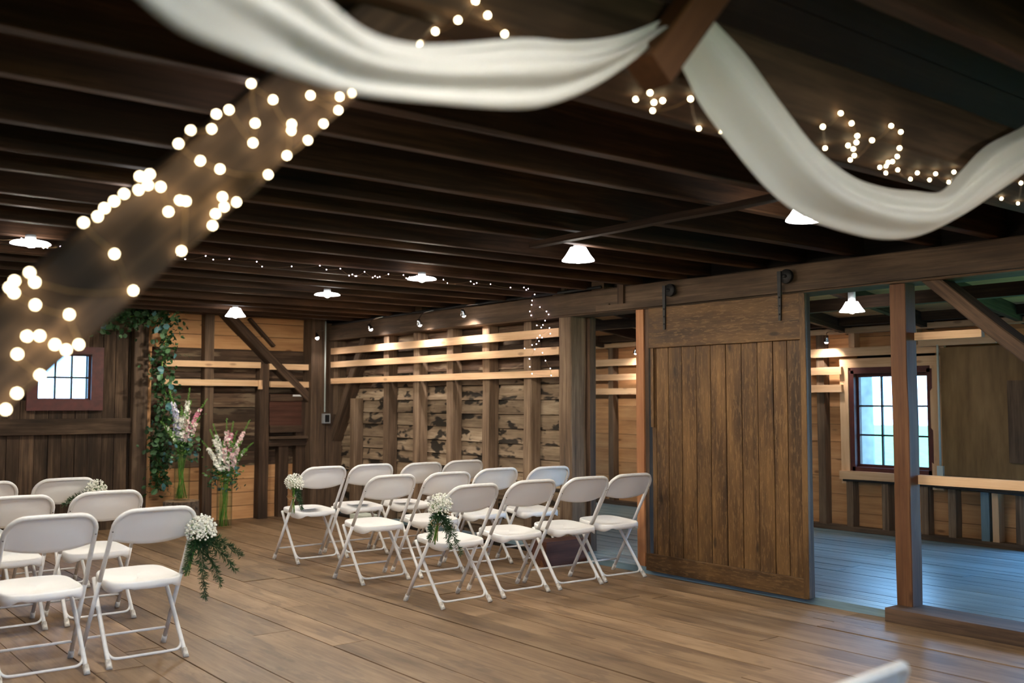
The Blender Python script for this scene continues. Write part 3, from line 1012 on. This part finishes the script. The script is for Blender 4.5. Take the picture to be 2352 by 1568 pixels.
cg = 'clip spotlights along the plate beam'
cn = 'small chrome clip spotlight on the beam above the pine rails'
for (h, aim, lab) in (((5.80, 10.0, 2.262), (.45, -.10, -1), cn + ', first from the corner post'),
                      ((5.80, 8.96, 2.25), (.45, .15, -1), cn + ', second from the corner post'),
                      ((5.80, 8.15, 2.296), (.45, .20, -1), cn + ', third from the corner post')):
    clip_light(h, (XW - .035, h[1] - .06, 2.395), aim, lab, cg, CLIP_W)
clip_light((5.72, 11.16, 2.215), (5.86, 11.26, 2.30), (.1, -.3, -1), 'small chrome clip spotlight on the corner post next to the conduit', cg, CLIP_W * .4)
clip_light((9.10, 8.99, 2.05), (9.24, 8.95, 2.15), (.25, .3, -1), 'small clip spotlight on the side room wall beyond the open doorway', 'clip spotlights in the side room', CLIP_W)
clip_light((9.10, 6.18, 2.06), (9.24, 6.15, 2.15), (.25, .3, -1), 'small clip spotlight above the side room window', 'clip spotlights in the side room', CLIP_W)

# conduits on the beam, corner conduit and its box
cd = tube('conduit', [(XW - .045, 11.2, 2.375), (XW - .045, 9.6, 2.392), (XW - .045, 7.9, 2.40), (XW - .045, 6.3, 2.405)], .014, M['black'])
tag(cd, 'black cable conduit running along the top of the plate beam', 'conduit')
pc = tube('conduit', [(5.90, 11.275, 2.42), (5.90, 11.275, 1.28)], .0095, M['white_pipe'])
tag(pc, 'thin pale conduit down the corner post', 'conduit')
sw = empty('switch_box', (5.915, 11.28, 1.17))
tag(sw, 'grey metal switch box on the corner post under the pale conduit', 'switch box')
cbox('box', (5.87, 11.245, 1.14), (5.965, 11.298, 1.26), M['grey_metal'], sw, 'z')
cbox('faceplate', (5.89, 11.238, 1.155), (5.945, 11.245, 1.245), M['black'], sw, 'z')

# ------------------------------------------------------------------ folding chairs


def chair_y(z):
    return .215 - .625 * z


def make_chair():
    root = empty('folding_chair')
    RT = .0125
    # upper arch
    arch = []
    hw = .218
    rc = .095
    ztop = .828
    pl = []
    for s in (-1, 1):
        side = []
        side.append((s * .222, .44))
        side.append((s * hw, .60))
        side.append((s * hw, ztop - rc - .02))
        for k in range(1, 8):
            a = k / 8 * PI / 2
            side.append((s * (hw - rc + rc * math.cos(a)), ztop - rc + rc * math.sin(a)))
        pl.append(side)
    pts = pl[0] + [(-hw + rc, ztop), (0, ztop + .002), (hw - rc, ztop)] + pl[1][::-1]
    path = [Vector((x, chair_y(z) - (.010 * (1 - (x / hw) ** 2) if z > .6 else 0), z)) for x, z in pts]
    vs, fs = tube_data(path, RT, 8)
    mesh_obj('back_frame', vs, fs, M['chair_tube'], root, smooth=True)
    # front legs continue the frame to the floor
    for s in (-1, 1):
        lg = tube('leg', [(s * .222, chair_y(.44), .44), (s * .229, chair_y(.02), .02)], RT, M['chair_tube'], root, 8)
        tube('foot_cap', [(s * .2285, chair_y(.045), .045), (s * .2295, chair_y(.012), .012), (s * .23, chair_y(0), .0)], .0165, M['scuff'], lg, 8)
    # rear legs, bent near the seat
    for s in (-1, 1):
        lg = tube('leg', [(s * .188, .150, .425), (s * .192, .115, .385), (s * .198, .04, .295), (s * .202, -.065, .165), (s * .205, -.188, .018)], RT, M['chair_tube'], root, 8, 4)
        tube('foot_cap', [(s * .2045, -.172, .04), (s * .205, -.198, .010), (s * .205, -.206, .0)], .0165, M['scuff'], lg, 8)
    tube('stretcher', [(-.226, chair_y(.10), .10), (.226, chair_y(.10), .10)], .0075, M['chair_tube'], root, 8)
    tube('stretcher', [(-.200, -.118, .105), (-.196, -.145, .068), (-.175, -.163, .045), (-.13, -.168, .040), (0, -.168, .040), (.13, -.168, .040), (.175, -.163, .045), (.196, -.145, .068), (.200, -.118, .105)], .0078, M['chair_tube'], root, 8, 3)
    # seat
    n = 56
    out = []
    for k in range(n):
        a = 2 * PI * k / n
        c, s_ = math.cos(a), math.sin(a)
        ex = .42
        xx = math.copysign(abs(c) ** ex, c)
        yy = math.copysign(abs(s_) ** ex, s_)
        wid = .196 + .012 * (-yy)
        px = xx * wid
        py = yy * .185
        if yy < -.5:
            py -= .022 * (1 - (px / .21) ** 2)       # rounded rear edge
        if yy > .5:
            py += .008 * (1 - (px / .21) ** 2)
        out.append((px, py, a))
    prof = [(.0, .433), (.45, .434), (.80, .441), (.93, .449), (.975, .450), (1.0, .442), (1.004, .428), (1.0, None), (.97, None), (.94, .425), (.5, .424), (0, .424)]
    vs, fs = [], []
    for (s_, z) in prof:
        for (px, py, a) in out:
            if z is None:
                wave = 0.0
                if py < -.02:                        # scalloped rear skirt
                    u = abs(px) / .2
                    wave = .016 * math.exp(-((u - .93) / .16) ** 2) - .010 * math.exp(-((u - .60) / .10) ** 2) + .004
                zz = .412 - wave
            else:
                zz = z
            tilt = .012 * (py / .19)
            vs.append((px * s_, py * s_ + .01, zz + tilt))
    for i in range(len(prof) - 1):
        for k in range(n):
            k2 = (k + 1) % n
            fs.append((i * n + k, (i + 1) * n + k, (i + 1) * n + k2, i * n + k2))
    mesh_obj('seat', vs, fs, M['plastic'], root, smooth=True)
    # backrest panel
    nu, nv = 25, 11
    vs, fs = [], []
    for side in (0, 1):
        for j in range(nv):
            v = j / (nv - 1)
            for i in range(nu):
                u = -1 + 2 * i / (nu - 1)
                xx = u * (hw - .004)
                # top follows the arch
                ax = abs(xx)
                if ax > hw - rc:
                    zt = ztop - rc + math.sqrt(max(0, rc * rc - (ax - hw + rc) ** 2))
                else:
                    zt = ztop
                zb = .668 - .030 * (1 - u * u)
                zz = zb + (zt - zb) * v
                q = (u / .80) ** 2 + ((v - .10) / .62) ** 2
                belly = .016 * max(0.0, 1 - q) ** .6
                y = chair_y(zz) + .005 - .010 * (1 - u * u) - belly
                vs.append((xx, y + (.005 if side == 0 else -.004), zz))
    off = nu * nv
    for j in range(nv - 1):
        for i in range(nu - 1):
            a = j * nu + i
            fs.append((a, a + 1, a + nu + 1, a + nu)[::-1])
            fs.append((off + a, off + a + 1, off + a + nu + 1, off + a + nu))
    ring = [i for i in range(nu)] + [j * nu + nu - 1 for j in range(1, nv)] + [(nv - 1) * nu + i for i in range(nu - 2, -1, -1)] + [j * nu for j in range(nv - 2, 0, -1)]
    for a, b in zip(ring, ring[1:] + ring[:1]):
        fs.append((a, b, off + b, off + a))
    br = mesh_obj('backrest', vs, fs, M['plastic'], root, smooth=True)
    for s in (-1, 1):
        vs2, fs2 = ico(.0055, 1)
        o = mesh_obj('screw', vs2, fs2, M['screw'], br, smooth=True)
        o.location = (s * hw, chair_y(.72) - .011, .72)
    return root


proto = make_chair()
DB, WBK = 'beside the sliding barn door', 'beside the small maroon window'
ordn = ['at the aisle end', 'second from the aisle', 'third from the aisle', 'fourth from the aisle']
chairs = []
rowsR = [('front row', [(4.147, 8.20, 1), (4.67, 8.25, -2), (5.14, 8.15, 1), (5.69, 8.22, -4)]),
         ('second row', [(4.09, 6.97, 0), (4.62, 6.96, -1), (5.23, 7.10, -2), (5.725, 6.98, -3)]),
         ('third row', [(4.06, 5.86, 2), (4.635, 5.905, -1), (5.16, 5.89, -2), (5.655, 5.91, -3)])]
rowsL = [('front row', [(2.0, 8.19, 2), (1.46, 8.17, 0)]),
         ('second row', [(1.93, 6.885, 1), (1.39, 6.87, 1)]),
         ('third row', [(1.835, 5.69, 1), (1.31, 5.66, 0)])]
first = True
CH = {}
for side, rows_, place in (('R', rowsR, DB), ('L', rowsL, WBK)):
    for ri, (rn, lst) in enumerate(rows_):
        for ci, (x, y, a) in enumerate(lst):
            o = proto if first else copy_tree(proto)
            first = False
            o.location = (x, y, .0025)
            o.rotation_euler = (0, 0, math.radians(a))
            tag(o, 'white folding chair, %s, %s, block %s' % (ordn[ci].replace('at the ', ''), rn, place), 'chair', 'white folding chairs in rows')
            CH[(side, ri, ci)] = o
o = copy_tree(proto)
o.location = (1.86, 1.50, .0025)
o.rotation_euler = (0, 0, math.radians(4))
tag(o, 'white folding chair standing alone behind the rows, only its top corner showing', 'chair', 'white folding chairs in rows')

for key, (dx, dy, a) in (((('R', 0, 0)), (.0, .0, 12)), ((('R', 0, 1)), (.02, .01, -8)), ((('R', 0, 2)), (-.02, .0, 5))):
    c = CH[key]
    o = cbox('program_sheet', (-.07, -.10, 0), (.07, .10, .002), M['paper'], None, 'y')
    m = o.matrix_world.copy()
    o.matrix_world = Matrix.Translation(c.location + Vector((dx, dy, .455))) @ Matrix.Rotation(math.radians(a), 4, 'Z')
    tag(o, 'white paper programme lying on the seat of the front row chair, %s' % ordn[key[2]], 'paper', 'paper programmes')

# ------------------------------------------------------------------ plants and flowers


def leaf_add(vs, fs, pos, d, nrm, L, W):
    d = d.normalized()
    s = d.cross(nrm)
    if s.length < 1e-5:
        s = Vector((1, 0, 0))
    s.normalize()
    n2 = s.cross(d)
    b = len(vs)
    vs += [pos, pos + d * L * .35 + s * W * .5 + n2 * W * .12, pos + d * L * .75 + s * W * .42 + n2 * W * .1, pos + d * L, pos + d * L * .75 - s * W * .42 + n2 * W * .1, pos + d * L * .35 - s * W * .5 + n2 * W * .12]
    fs += [(b, b + 1, b + 2, b + 3), (b, b + 3, b + 4, b + 5)]


def rnd_dir(r, zlo=-1, zhi=1):
    a = r.uniform(0, 2 * PI)
    z = r.uniform(zlo, zhi)
    q = math.sqrt(max(0, 1 - z * z))
    return Vector((q * math.cos(a), q * math.sin(a), z))


def garland():
    r = random.Random(5)
    root = empty('leaf_garland', (3.80, 11.25, 2.36))
    tag(root, 'dark green eucalyptus garland hanging down the post beside the vases', 'garland')
    o0 = root.location
    spine = smooth_path([(3.05, 11.28, 2.36), (3.30, 11.27, 2.33), (3.60, 11.25, 2.37), (3.84, 11.24, 2.40), (3.88, 11.24, 2.10), (3.84, 11.24, 1.75), (3.90, 11.24, 1.40), (3.82, 11.24, 1.05), (3.84, 11.24, .75), (3.80, 11.24, .45)], 10)
    vs, fs = tube_data([p - o0 for p in spine], .008, 5)
    mesh_obj('stem', vs, fs, M['stem'], root, smooth=True)
    n = len(spine)
    for mat, cnt, smin, smax in (('leaf', 900, .035, .07), ('leaf_l', 260, .035, .06), ('leaf_b', 20, .04, .06)):
        vs, fs = [], []
        for _ in range(cnt):
            i = r.randrange(n)
            p = spine[i] - o0
            t = i / n
            wid = .17 if t < .42 else (.15 if t < .8 else .12)
            q = p + Vector((r.gauss(0, wid * .5), r.uniform(-.12, .02), r.gauss(0, wid * .45)))
            L = r.uniform(smin, smax)
            leaf_add(vs, fs, q, rnd_dir(r, -1, .5), rnd_dir(r), L, L * r.uniform(.6, .9))
        o = mesh_obj('foliage', vs, fs, M[mat], root)
        tag(o, kind='stuff')
    for k in range(70):                              # the larger leaves on the outside
        i = r.randrange(n)
        p = spine[i] - o0
        vs, fs = [], []
        L = r.uniform(.065, .09)
        leaf_add(vs, fs, Vector((0, 0, 0)), rnd_dir(r, -1, .2), Vector((r.uniform(-.5, .5), -1, r.uniform(-.3, .3))), L, L * .75)
        o = mesh_obj('leaf', vs, fs, M[r.choice(['leaf', 'leaf_l', 'leaf_l', 'leaf_b'])], root)
        o.location = p + Vector((r.gauss(0, .07), r.uniform(-.16, -.08), r.gauss(0, .06)))
    # feathery asparagus fern tips
    vs, fs = [], []
    for k in range(26):
        i = r.randrange(n)
        p = spine[i] - o0 + Vector((0, -.05, 0))
        d = Vector((r.choice([-1, 1]) * r.uniform(.4, 1), r.uniform(-.5, 0), r.uniform(-.9, .1))).normalized()
        for j in range(26):
            q = p + d * (.012 * j)
            leaf_add(vs, fs, q, (d + rnd_dir(r) * 1.1), rnd_dir(r), .035, .004)
    tag(mesh_obj('fern', vs, fs, M['leaf'], root), kind='stuff')


garland()


def blossom_add(vs, fs, mi, c, r_, rad, slot, dirv):
    u = dirv.cross(Vector((0, 0, 1)))
    if u.length < 1e-4:
        u = Vector((1, 0, 0))
    u.normalize()
    v = dirv.cross(u)
    b = len(vs)
    vs.append(c)
    for k in range(5):
        a = 2 * PI * (k + r_.random() * .3) / 5
        vs.append(c + (u * math.cos(a) + v * math.sin(a)) * rad + dirv * rad * .45)
        a2 = a + PI / 5
        vs.append(c + (u * math.cos(a2) + v * math.sin(a2)) * rad * .62 + dirv * rad * .25)
    for k in range(5):
        fs.append((b, b + 1 + 2 * k, b + 2 + 2 * k))
        fs.append((b, b + 2 + 2 * k, b + 1 + (2 * k + 2) % 10))
        mi += [slot, slot]


def arrangement(x, y, z, label_v, label_f, seed, spikes):
    r = random.Random(seed)
    H = .56
    v = lathe('glass_vase', [(.0, .0), (.082, .0), (.085, .006), (.085, H), (.081, H), (.081, .018), (.0, .018)], M['vase_glass'], None, 32, loc=(x, y, z))
    tag(v, label_v, 'vase', 'tall glass flower vases')
    w = lathe('water', [(.0, .02), (.0795, .02), (.0795, H * .62), (.0, H * .62)], M['water'], v, 24)
    root = empty('flower_arrangement', (x, y, z + .022))
    tag(root, label_f, 'flowers', 'tall flower arrangements')
    for (ax, ay, top, col) in spikes:
        base = Vector((r.uniform(-.058, .058), r.uniform(-.05, .05), .0))
        mouth = Vector((ax * .20 + r.uniform(-.03, .03), ay * .12 + r.uniform(-.03, .03), H - .02))
        mouth.x = max(-.062, min(.062, mouth.x))
        mouth.y = max(-.055, min(.055, mouth.y))
        tip = Vector((ax, ay, top))
        mid = mouth.lerp(tip, .5) + Vector((-ax * .10, 0, .02))
        path = smooth_path([base, base.lerp(mouth, .5), mouth, mid, tip], 6)
        vs, fs = tube_data(path, .0042, 5, .0022)
        st = mesh_obj('stem', vs, fs, M['stem'], root, smooth=True)
        vs, fs, mi = [], [], []
        up_n = len(path)
        i0 = int(up_n * .58)
        for i in range(i0 * 4, (up_n - 1) * 4):
            f = i / 4
            k = int(f)
            c = path[k].lerp(path[min(k + 1, up_n - 1)], f - k)
            t = (f - i0) / (up_n - 1 - i0)
            if t < .72:
                for _ in range(4 if t > .08 else 2):
                    d = rnd_dir(r, -.3, .5)
                    rad = r.uniform(.016, .025) * (1.05 - .45 * t)
                    blossom_add(vs, fs, mi, c + d * r.uniform(.012, .034) * (1.1 - .6 * t), r, rad, 0 if r.random() < .8 else 2, d)
            else:
                for _ in range(3):
                    d = rnd_dir(r, -.2, .7)
                    blossom_add(vs, fs, mi, c + d * .010, r, .007, 1, d)
        for _ in range(14):
            k = r.randrange(int(up_n * .45), i0 + 2)
            b0 = len(fs)
            leaf_add(vs, fs, path[k], rnd_dir(r, -.2, .6), rnd_dir(r), r.uniform(.03, .07), .012)
            mi += [1] * (len(fs) - b0)
        o = mesh_obj('flower_spike', vs, fs, [M[col], M['leaf_g'], M['white_f']], st, midx=mi)
        tag(o, kind='stuff')
    for mat, cnt in (('leaf', 190), ('leaf_g', 150), ('leaf_l', 50), ('leaf_b', 26)):
        vs, fs = [], []
        for _ in range(cnt):
            a = r.uniform(0, 2 * PI)
            rad = abs(r.gauss(0, .11))
            zz = H + r.uniform(-.10, .20) - rad * .25
            if mat == 'leaf_g':
                zz = H + r.uniform(-.02, .38)
            if mat in ('leaf_b', 'leaf_l'):
                rad = r.uniform(.10, .20)
                zz = H + r.uniform(-.16, .10)
            p = Vector((math.cos(a) * rad, math.sin(a) * rad * .8, zz))
            if rad < .10 and zz < H + .02:
                p.z = H + .03
            L = r.uniform(.035, .065)
            leaf_add(vs, fs, p, rnd_dir(r, -.8, .6), rnd_dir(r), L, L * (.75 if mat in ('leaf_b', 'leaf_l') else .35))
        tag(mesh_obj('foliage', vs, fs, M[mat], root), kind='stuff')
    for k in range(7):                               # loose stems inside the vase
        a = r.uniform(0, 2 * PI)
        b0 = Vector((math.cos(a) * .055, math.sin(a) * .055, 0))
        b1 = Vector((math.cos(a + 2.6) * .055, math.sin(a + 2.6) * .055, H))
        tube('stem', [b0, b0.lerp(b1, .5), b1], .0038, M['stem'], root, 5)


SPX, SPY = 3.99, 10.95
st = empty('tree_stump', (SPX, SPY, 0))
tag(st, 'sawn tree stump with rough bark under the glass vase', 'stump')
n, vs, fs = 40, [], []
rr = random.Random(9)
rad = [.175 + (.016 if k % 2 else -.006) + rr.uniform(-.008, .008) for k in range(n)]
zs = [0, .08, .18, .27, .315]
for zz in zs:
    for k in range(n):
        a = 2 * PI * k / n
        q = rad[k] * (1 + .06 * (1 - zz / .3)) + rr.uniform(-.004, .004)
        vs.append((q * math.cos(a), q * math.sin(a), zz))
for i in range(len(zs) - 1):
    for k in range(n):
        k2 = (k + 1) % n
        fs.append((i * n + k, i * n + k2, (i + 1) * n + k2, (i + 1) * n + k))
fs.append(tuple(range(n))[::-1])
mesh_obj('bark', vs, fs, M['bark'], st)
vs = [(math.cos(2 * PI * k / n) * rad[k] * .97, math.sin(2 * PI * k / n) * rad[k] * .97, zz) for zz in (.27, .322) for k in range(n)]
fs = [(k, (k + 1) % n, n + (k + 1) % n, n + k) for k in range(n)] + [tuple(range(n, 2 * n))]
mesh_obj('cut_top', vs, fs, M['cut'], st)
arrangement(SPX, SPY, .323, 'tall clear glass vase standing on the tree stump', 'pink, white and lavender delphiniums in the vase on the stump', 11,
            [(-.18, -.05, 1.20, 'lav_f'), (-.12, .05, 1.13, 'lav_f'), (-.02, .0, 1.02, 'pink_f'), (.06, -.03, 1.22, 'white_f'), (.10, .05, 1.08, 'pink_f'), (.27, .0, 1.10, 'rose_f'), (.03, -.08, .95, 'pink_f'), (-.06, -.1, .98, 'white_f'), (-.25, 0, .85, 'leaf_g'), (.17, -.06, .9, 'pink_f')])
arrangement(4.42, 10.80, 0.0025, 'tall clear glass vase standing on the floor by the stump', 'white and pink delphiniums in the vase standing on the floor', 23,
            [(-.20, -.04, 1.08, 'white_f'), (-.13, .04, 1.14, 'white_f'), (-.06, -.06, .95, 'pink_f'), (.02, .02, 1.20, 'pink_f'), (.07, -.04, 1.17, 'rose_f'), (.15, .03, 1.06, 'leaf_g'), (.28, -.02, 1.18, 'pink_f'), (.08, -.10, .88, 'pink_f'), (.0, -.1, .82, 'white_f'), (.16, -.08, .95, 'pink_f'), (.33, .0, .92, 'leaf_g'), (-.26, .02, .95, 'white_f')])


def bouquet(cx, cy, cz, foot, label, seed, fern_dirs, twine=True, size=.085):
    r = random.Random(seed)
    root = empty('flower_bunch', (cx, cy, cz))
    tag(root, label, 'bouquet', "baby's breath bunches tied to chairs")
    foot = Vector(foot)
    vs, fs = [], []
    for k in range(420):                             # tiny white blossoms
        d = rnd_dir(r, -.6, 1)
        p = d * size * (r.random() ** .4)
        p.z *= 1.05
        b, f = ico(.0062 * r.uniform(.7, 1.25), 1)
        o0 = len(vs)
        vs += [q + p for q in b[:12]] if False else [q + p for q in b]
        fs += [tuple(i + o0 for i in t) for t in f]
    tag(mesh_obj('blossom_cloud', vs, fs, M['white_f'], root), kind='stuff')
    vs, fs = [], []
    for k in range(130):
        d = rnd_dir(r, -1, 1)
        p = d * size * .8 * r.random()
        leaf_add(vs, fs, p, rnd_dir(r, -.5, 1), rnd_dir(r), .03, .004)
    tag(mesh_obj('sprig', vs, fs, M['leaf_g'], root), kind='stuff')
    for k in range(9):
        a = rnd_dir(r) * .02
        tube('stem', [Vector((0, 0, 0)) + a, foot * .5 + a * .25, foot + a * .9], .0026, M['stem'], root, 5, 3)
    vs, fs = [], []
    for (d, L) in fern_dirs:
        d = Vector(d)
        for j in range(34):
            t = j / 33
            q = d.normalized() * (L * t) + Vector((0, 0, -.10 * t * t)) + foot * .15
            for _ in range(8):
                leaf_add(vs, fs, q, d.normalized() * .7 + rnd_dir(r) * 1.0, rnd_dir(r), .058 * (1.1 - t * .6), .0045)
    if fern_dirs:
        tag(mesh_obj('fern', vs, fs, M['leaf'], root), kind='stuff')
    if twine:
        c = foot * .5
        loop = [c + Vector((0, -.012, 0)), c + Vector((-.045, -.03, .035)), c + Vector((-.075, -.03, .02)), c + Vector((-.05, -.03, -.008)), c + Vector((0, -.02, 0)), c + Vector((-.02, -.025, -.06)), c + Vector((-.035, -.025, -.115))]
        tube('twine', loop, .0022, M['twine'], root, 5, 5)
        ring = [c + Vector((math.cos(a) * .022, math.sin(a) * .022, .0)) for a in [2 * PI * k / 12 for k in range(13)]]
        tube('twine', ring, .0035, M['twine'], root, 5)


bouquet(3.865, 7.93, .705, (.045, .11, -.26), "baby's breath bunch tied with twine to the front row chair, barn door block", 31, [((.6, .3, -.5), .14)])
bouquet(3.80, 5.60, .705, (.02, .09, -.25), "baby's breath bunch with broad green leaves on the third row chair, barn door block", 32, [((.6, .2, -.8), .20), ((-.5, .1, -.5), .10), ((.7, -.2, -.9), .24)])
bouquet(2.215, 7.87, .735, (-.02, .08, -.20), "baby's breath bunch with fern on the front row chair, small window block", 33, [((-.8, -.3, .15), .26), ((-.7, -.4, -.1), .22)], False)
bouquet(2.085, 5.42, .70, (-.03, .12, -.25), "baby's breath bunch with long fern fronds on the third row chair, small window block", 34, [((.8, -.1, -.1), .24), ((.7, -.2, -.35), .22), ((.5, .0, -.7), .22), ((.2, .1, -.9), .25), ((-.4, -.2, -.4), .12)], False)

# ------------------------------------------------------------------ small things on the floor
blk = empty('timber_offcut', (5.82, 6.62, 0))
tag(blk, 'chunky dark timber offcut lying against the big post', 'timber block')
prof = [(-.30, 0), (.17, 0), (.185, .10), (.14, .21), (-.30, .21)]
vs = [(a, -.09, b) for a, b in prof] + [(a, .10, b) for a, b in prof]
fs = [(0, 1, 2, 3, 4), (9, 8, 7, 6, 5)] + [(k, 5 + k, 5 + (k + 1) % 5, (k + 1) % 5) for k in range(5)]
o = mesh_obj('block', vs, [f[::-1] for f in fs], M['hatch'], blk)
o.location = (-.0, 0, .003)
lathe('end_knot', [(.0, -.302), (.02, -.304), (.06, -.302)], M['red_post'], blk, 14).rotation_euler = (0, PI / 2, 0)
bx = cbox('cardboard_box', (5.70, 9.95, .003), (5.92, 10.25, .12), M['pale_box'], None, 'y')
tag(bx, 'small pale box on the floor at the foot of the stained wall', 'box')
tag(tube('power_cable', [(7.0, 6.55, SZ + .012), (7.2, 6.9, SZ + .012), (7.8, 7.0, SZ + .012), (8.6, 6.9, SZ + .012), (9.2, 7.0, SZ + .03), (9.27, 7.05, .5)], .010, M['iron'], None, 6, 6), 'grey cable trailing over the side room floor beyond the doorway', 'cable')

# ------------------------------------------------------------------ outside
gr = mesh_obj('ground', [(-60, -60, -.3), (70, -60, -.3), (70, 70, -.3), (-60, 70, -.3)], [(0, 1, 2, 3)], M['grass'])
tag(gr, 'green grass outside the barn', kind='structure')


def tree(x, y, r0, h, label, seed):
    r = random.Random(seed)
    root = empty('tree', (x, y, -.3))
    tag(root, label, 'tree', 'trees outside the barn')
    tube('trunk', [(0, 0, 0), (.03, .02, h * .4), (-.04, .0, h * .8), (.0, .05, h)], r0, M['tree_bark'], root, 10, 4, r0 * .6)
    vs, fs = [], []
    for _ in range(700):
        d = rnd_dir(r) * (r.random() ** .33)
        p = Vector((d.x * 2.0, d.y * 2.0, h + d.z * 1.4))
        leaf_add(vs, fs, p, rnd_dir(r), rnd_dir(r), .28, .2)
    tag(mesh_obj('crown', vs, fs, M['bush'], root), kind='stuff')


def bush(x, y, s, label, seed):
    r = random.Random(seed)
    root = empty('bush', (x, y, -.3))
    tag(root, label, 'bush', 'bushes outside the barn')
    vs, fs = [], []
    for _ in range(420):
        d = rnd_dir(r, 0, 1) * (r.random() ** .4)
        leaf_add(vs, fs, Vector((d.x * s, d.y * s, d.z * s * .8)), rnd_dir(r), rnd_dir(r), .16 * s, .11 * s)
    tag(mesh_obj('foliage', vs, fs, M['bush'], root), kind='stuff')
    tube('stem', [(0, 0, 0), (0, 0, s * .5)], .03, M['tree_bark'], root, 6)


tree(14.2, 9.0, .17, 6.0, 'pale tree trunk outside the side room window', 41)
tree(19.5, 13.6, .22, 7.0, 'tree further back outside the side room window', 42)
for k, (x, y, s) in enumerate([(12.2, 8.0, .6), (12.6, 6.7, .6), (15.2, 7.2, .9)]):
    bush(x, y, s, ['low green bush at the foot of the pale trunk', 'low green bush outside the side room window', 'larger green bush behind the pale trunk'][k], 50 + k)
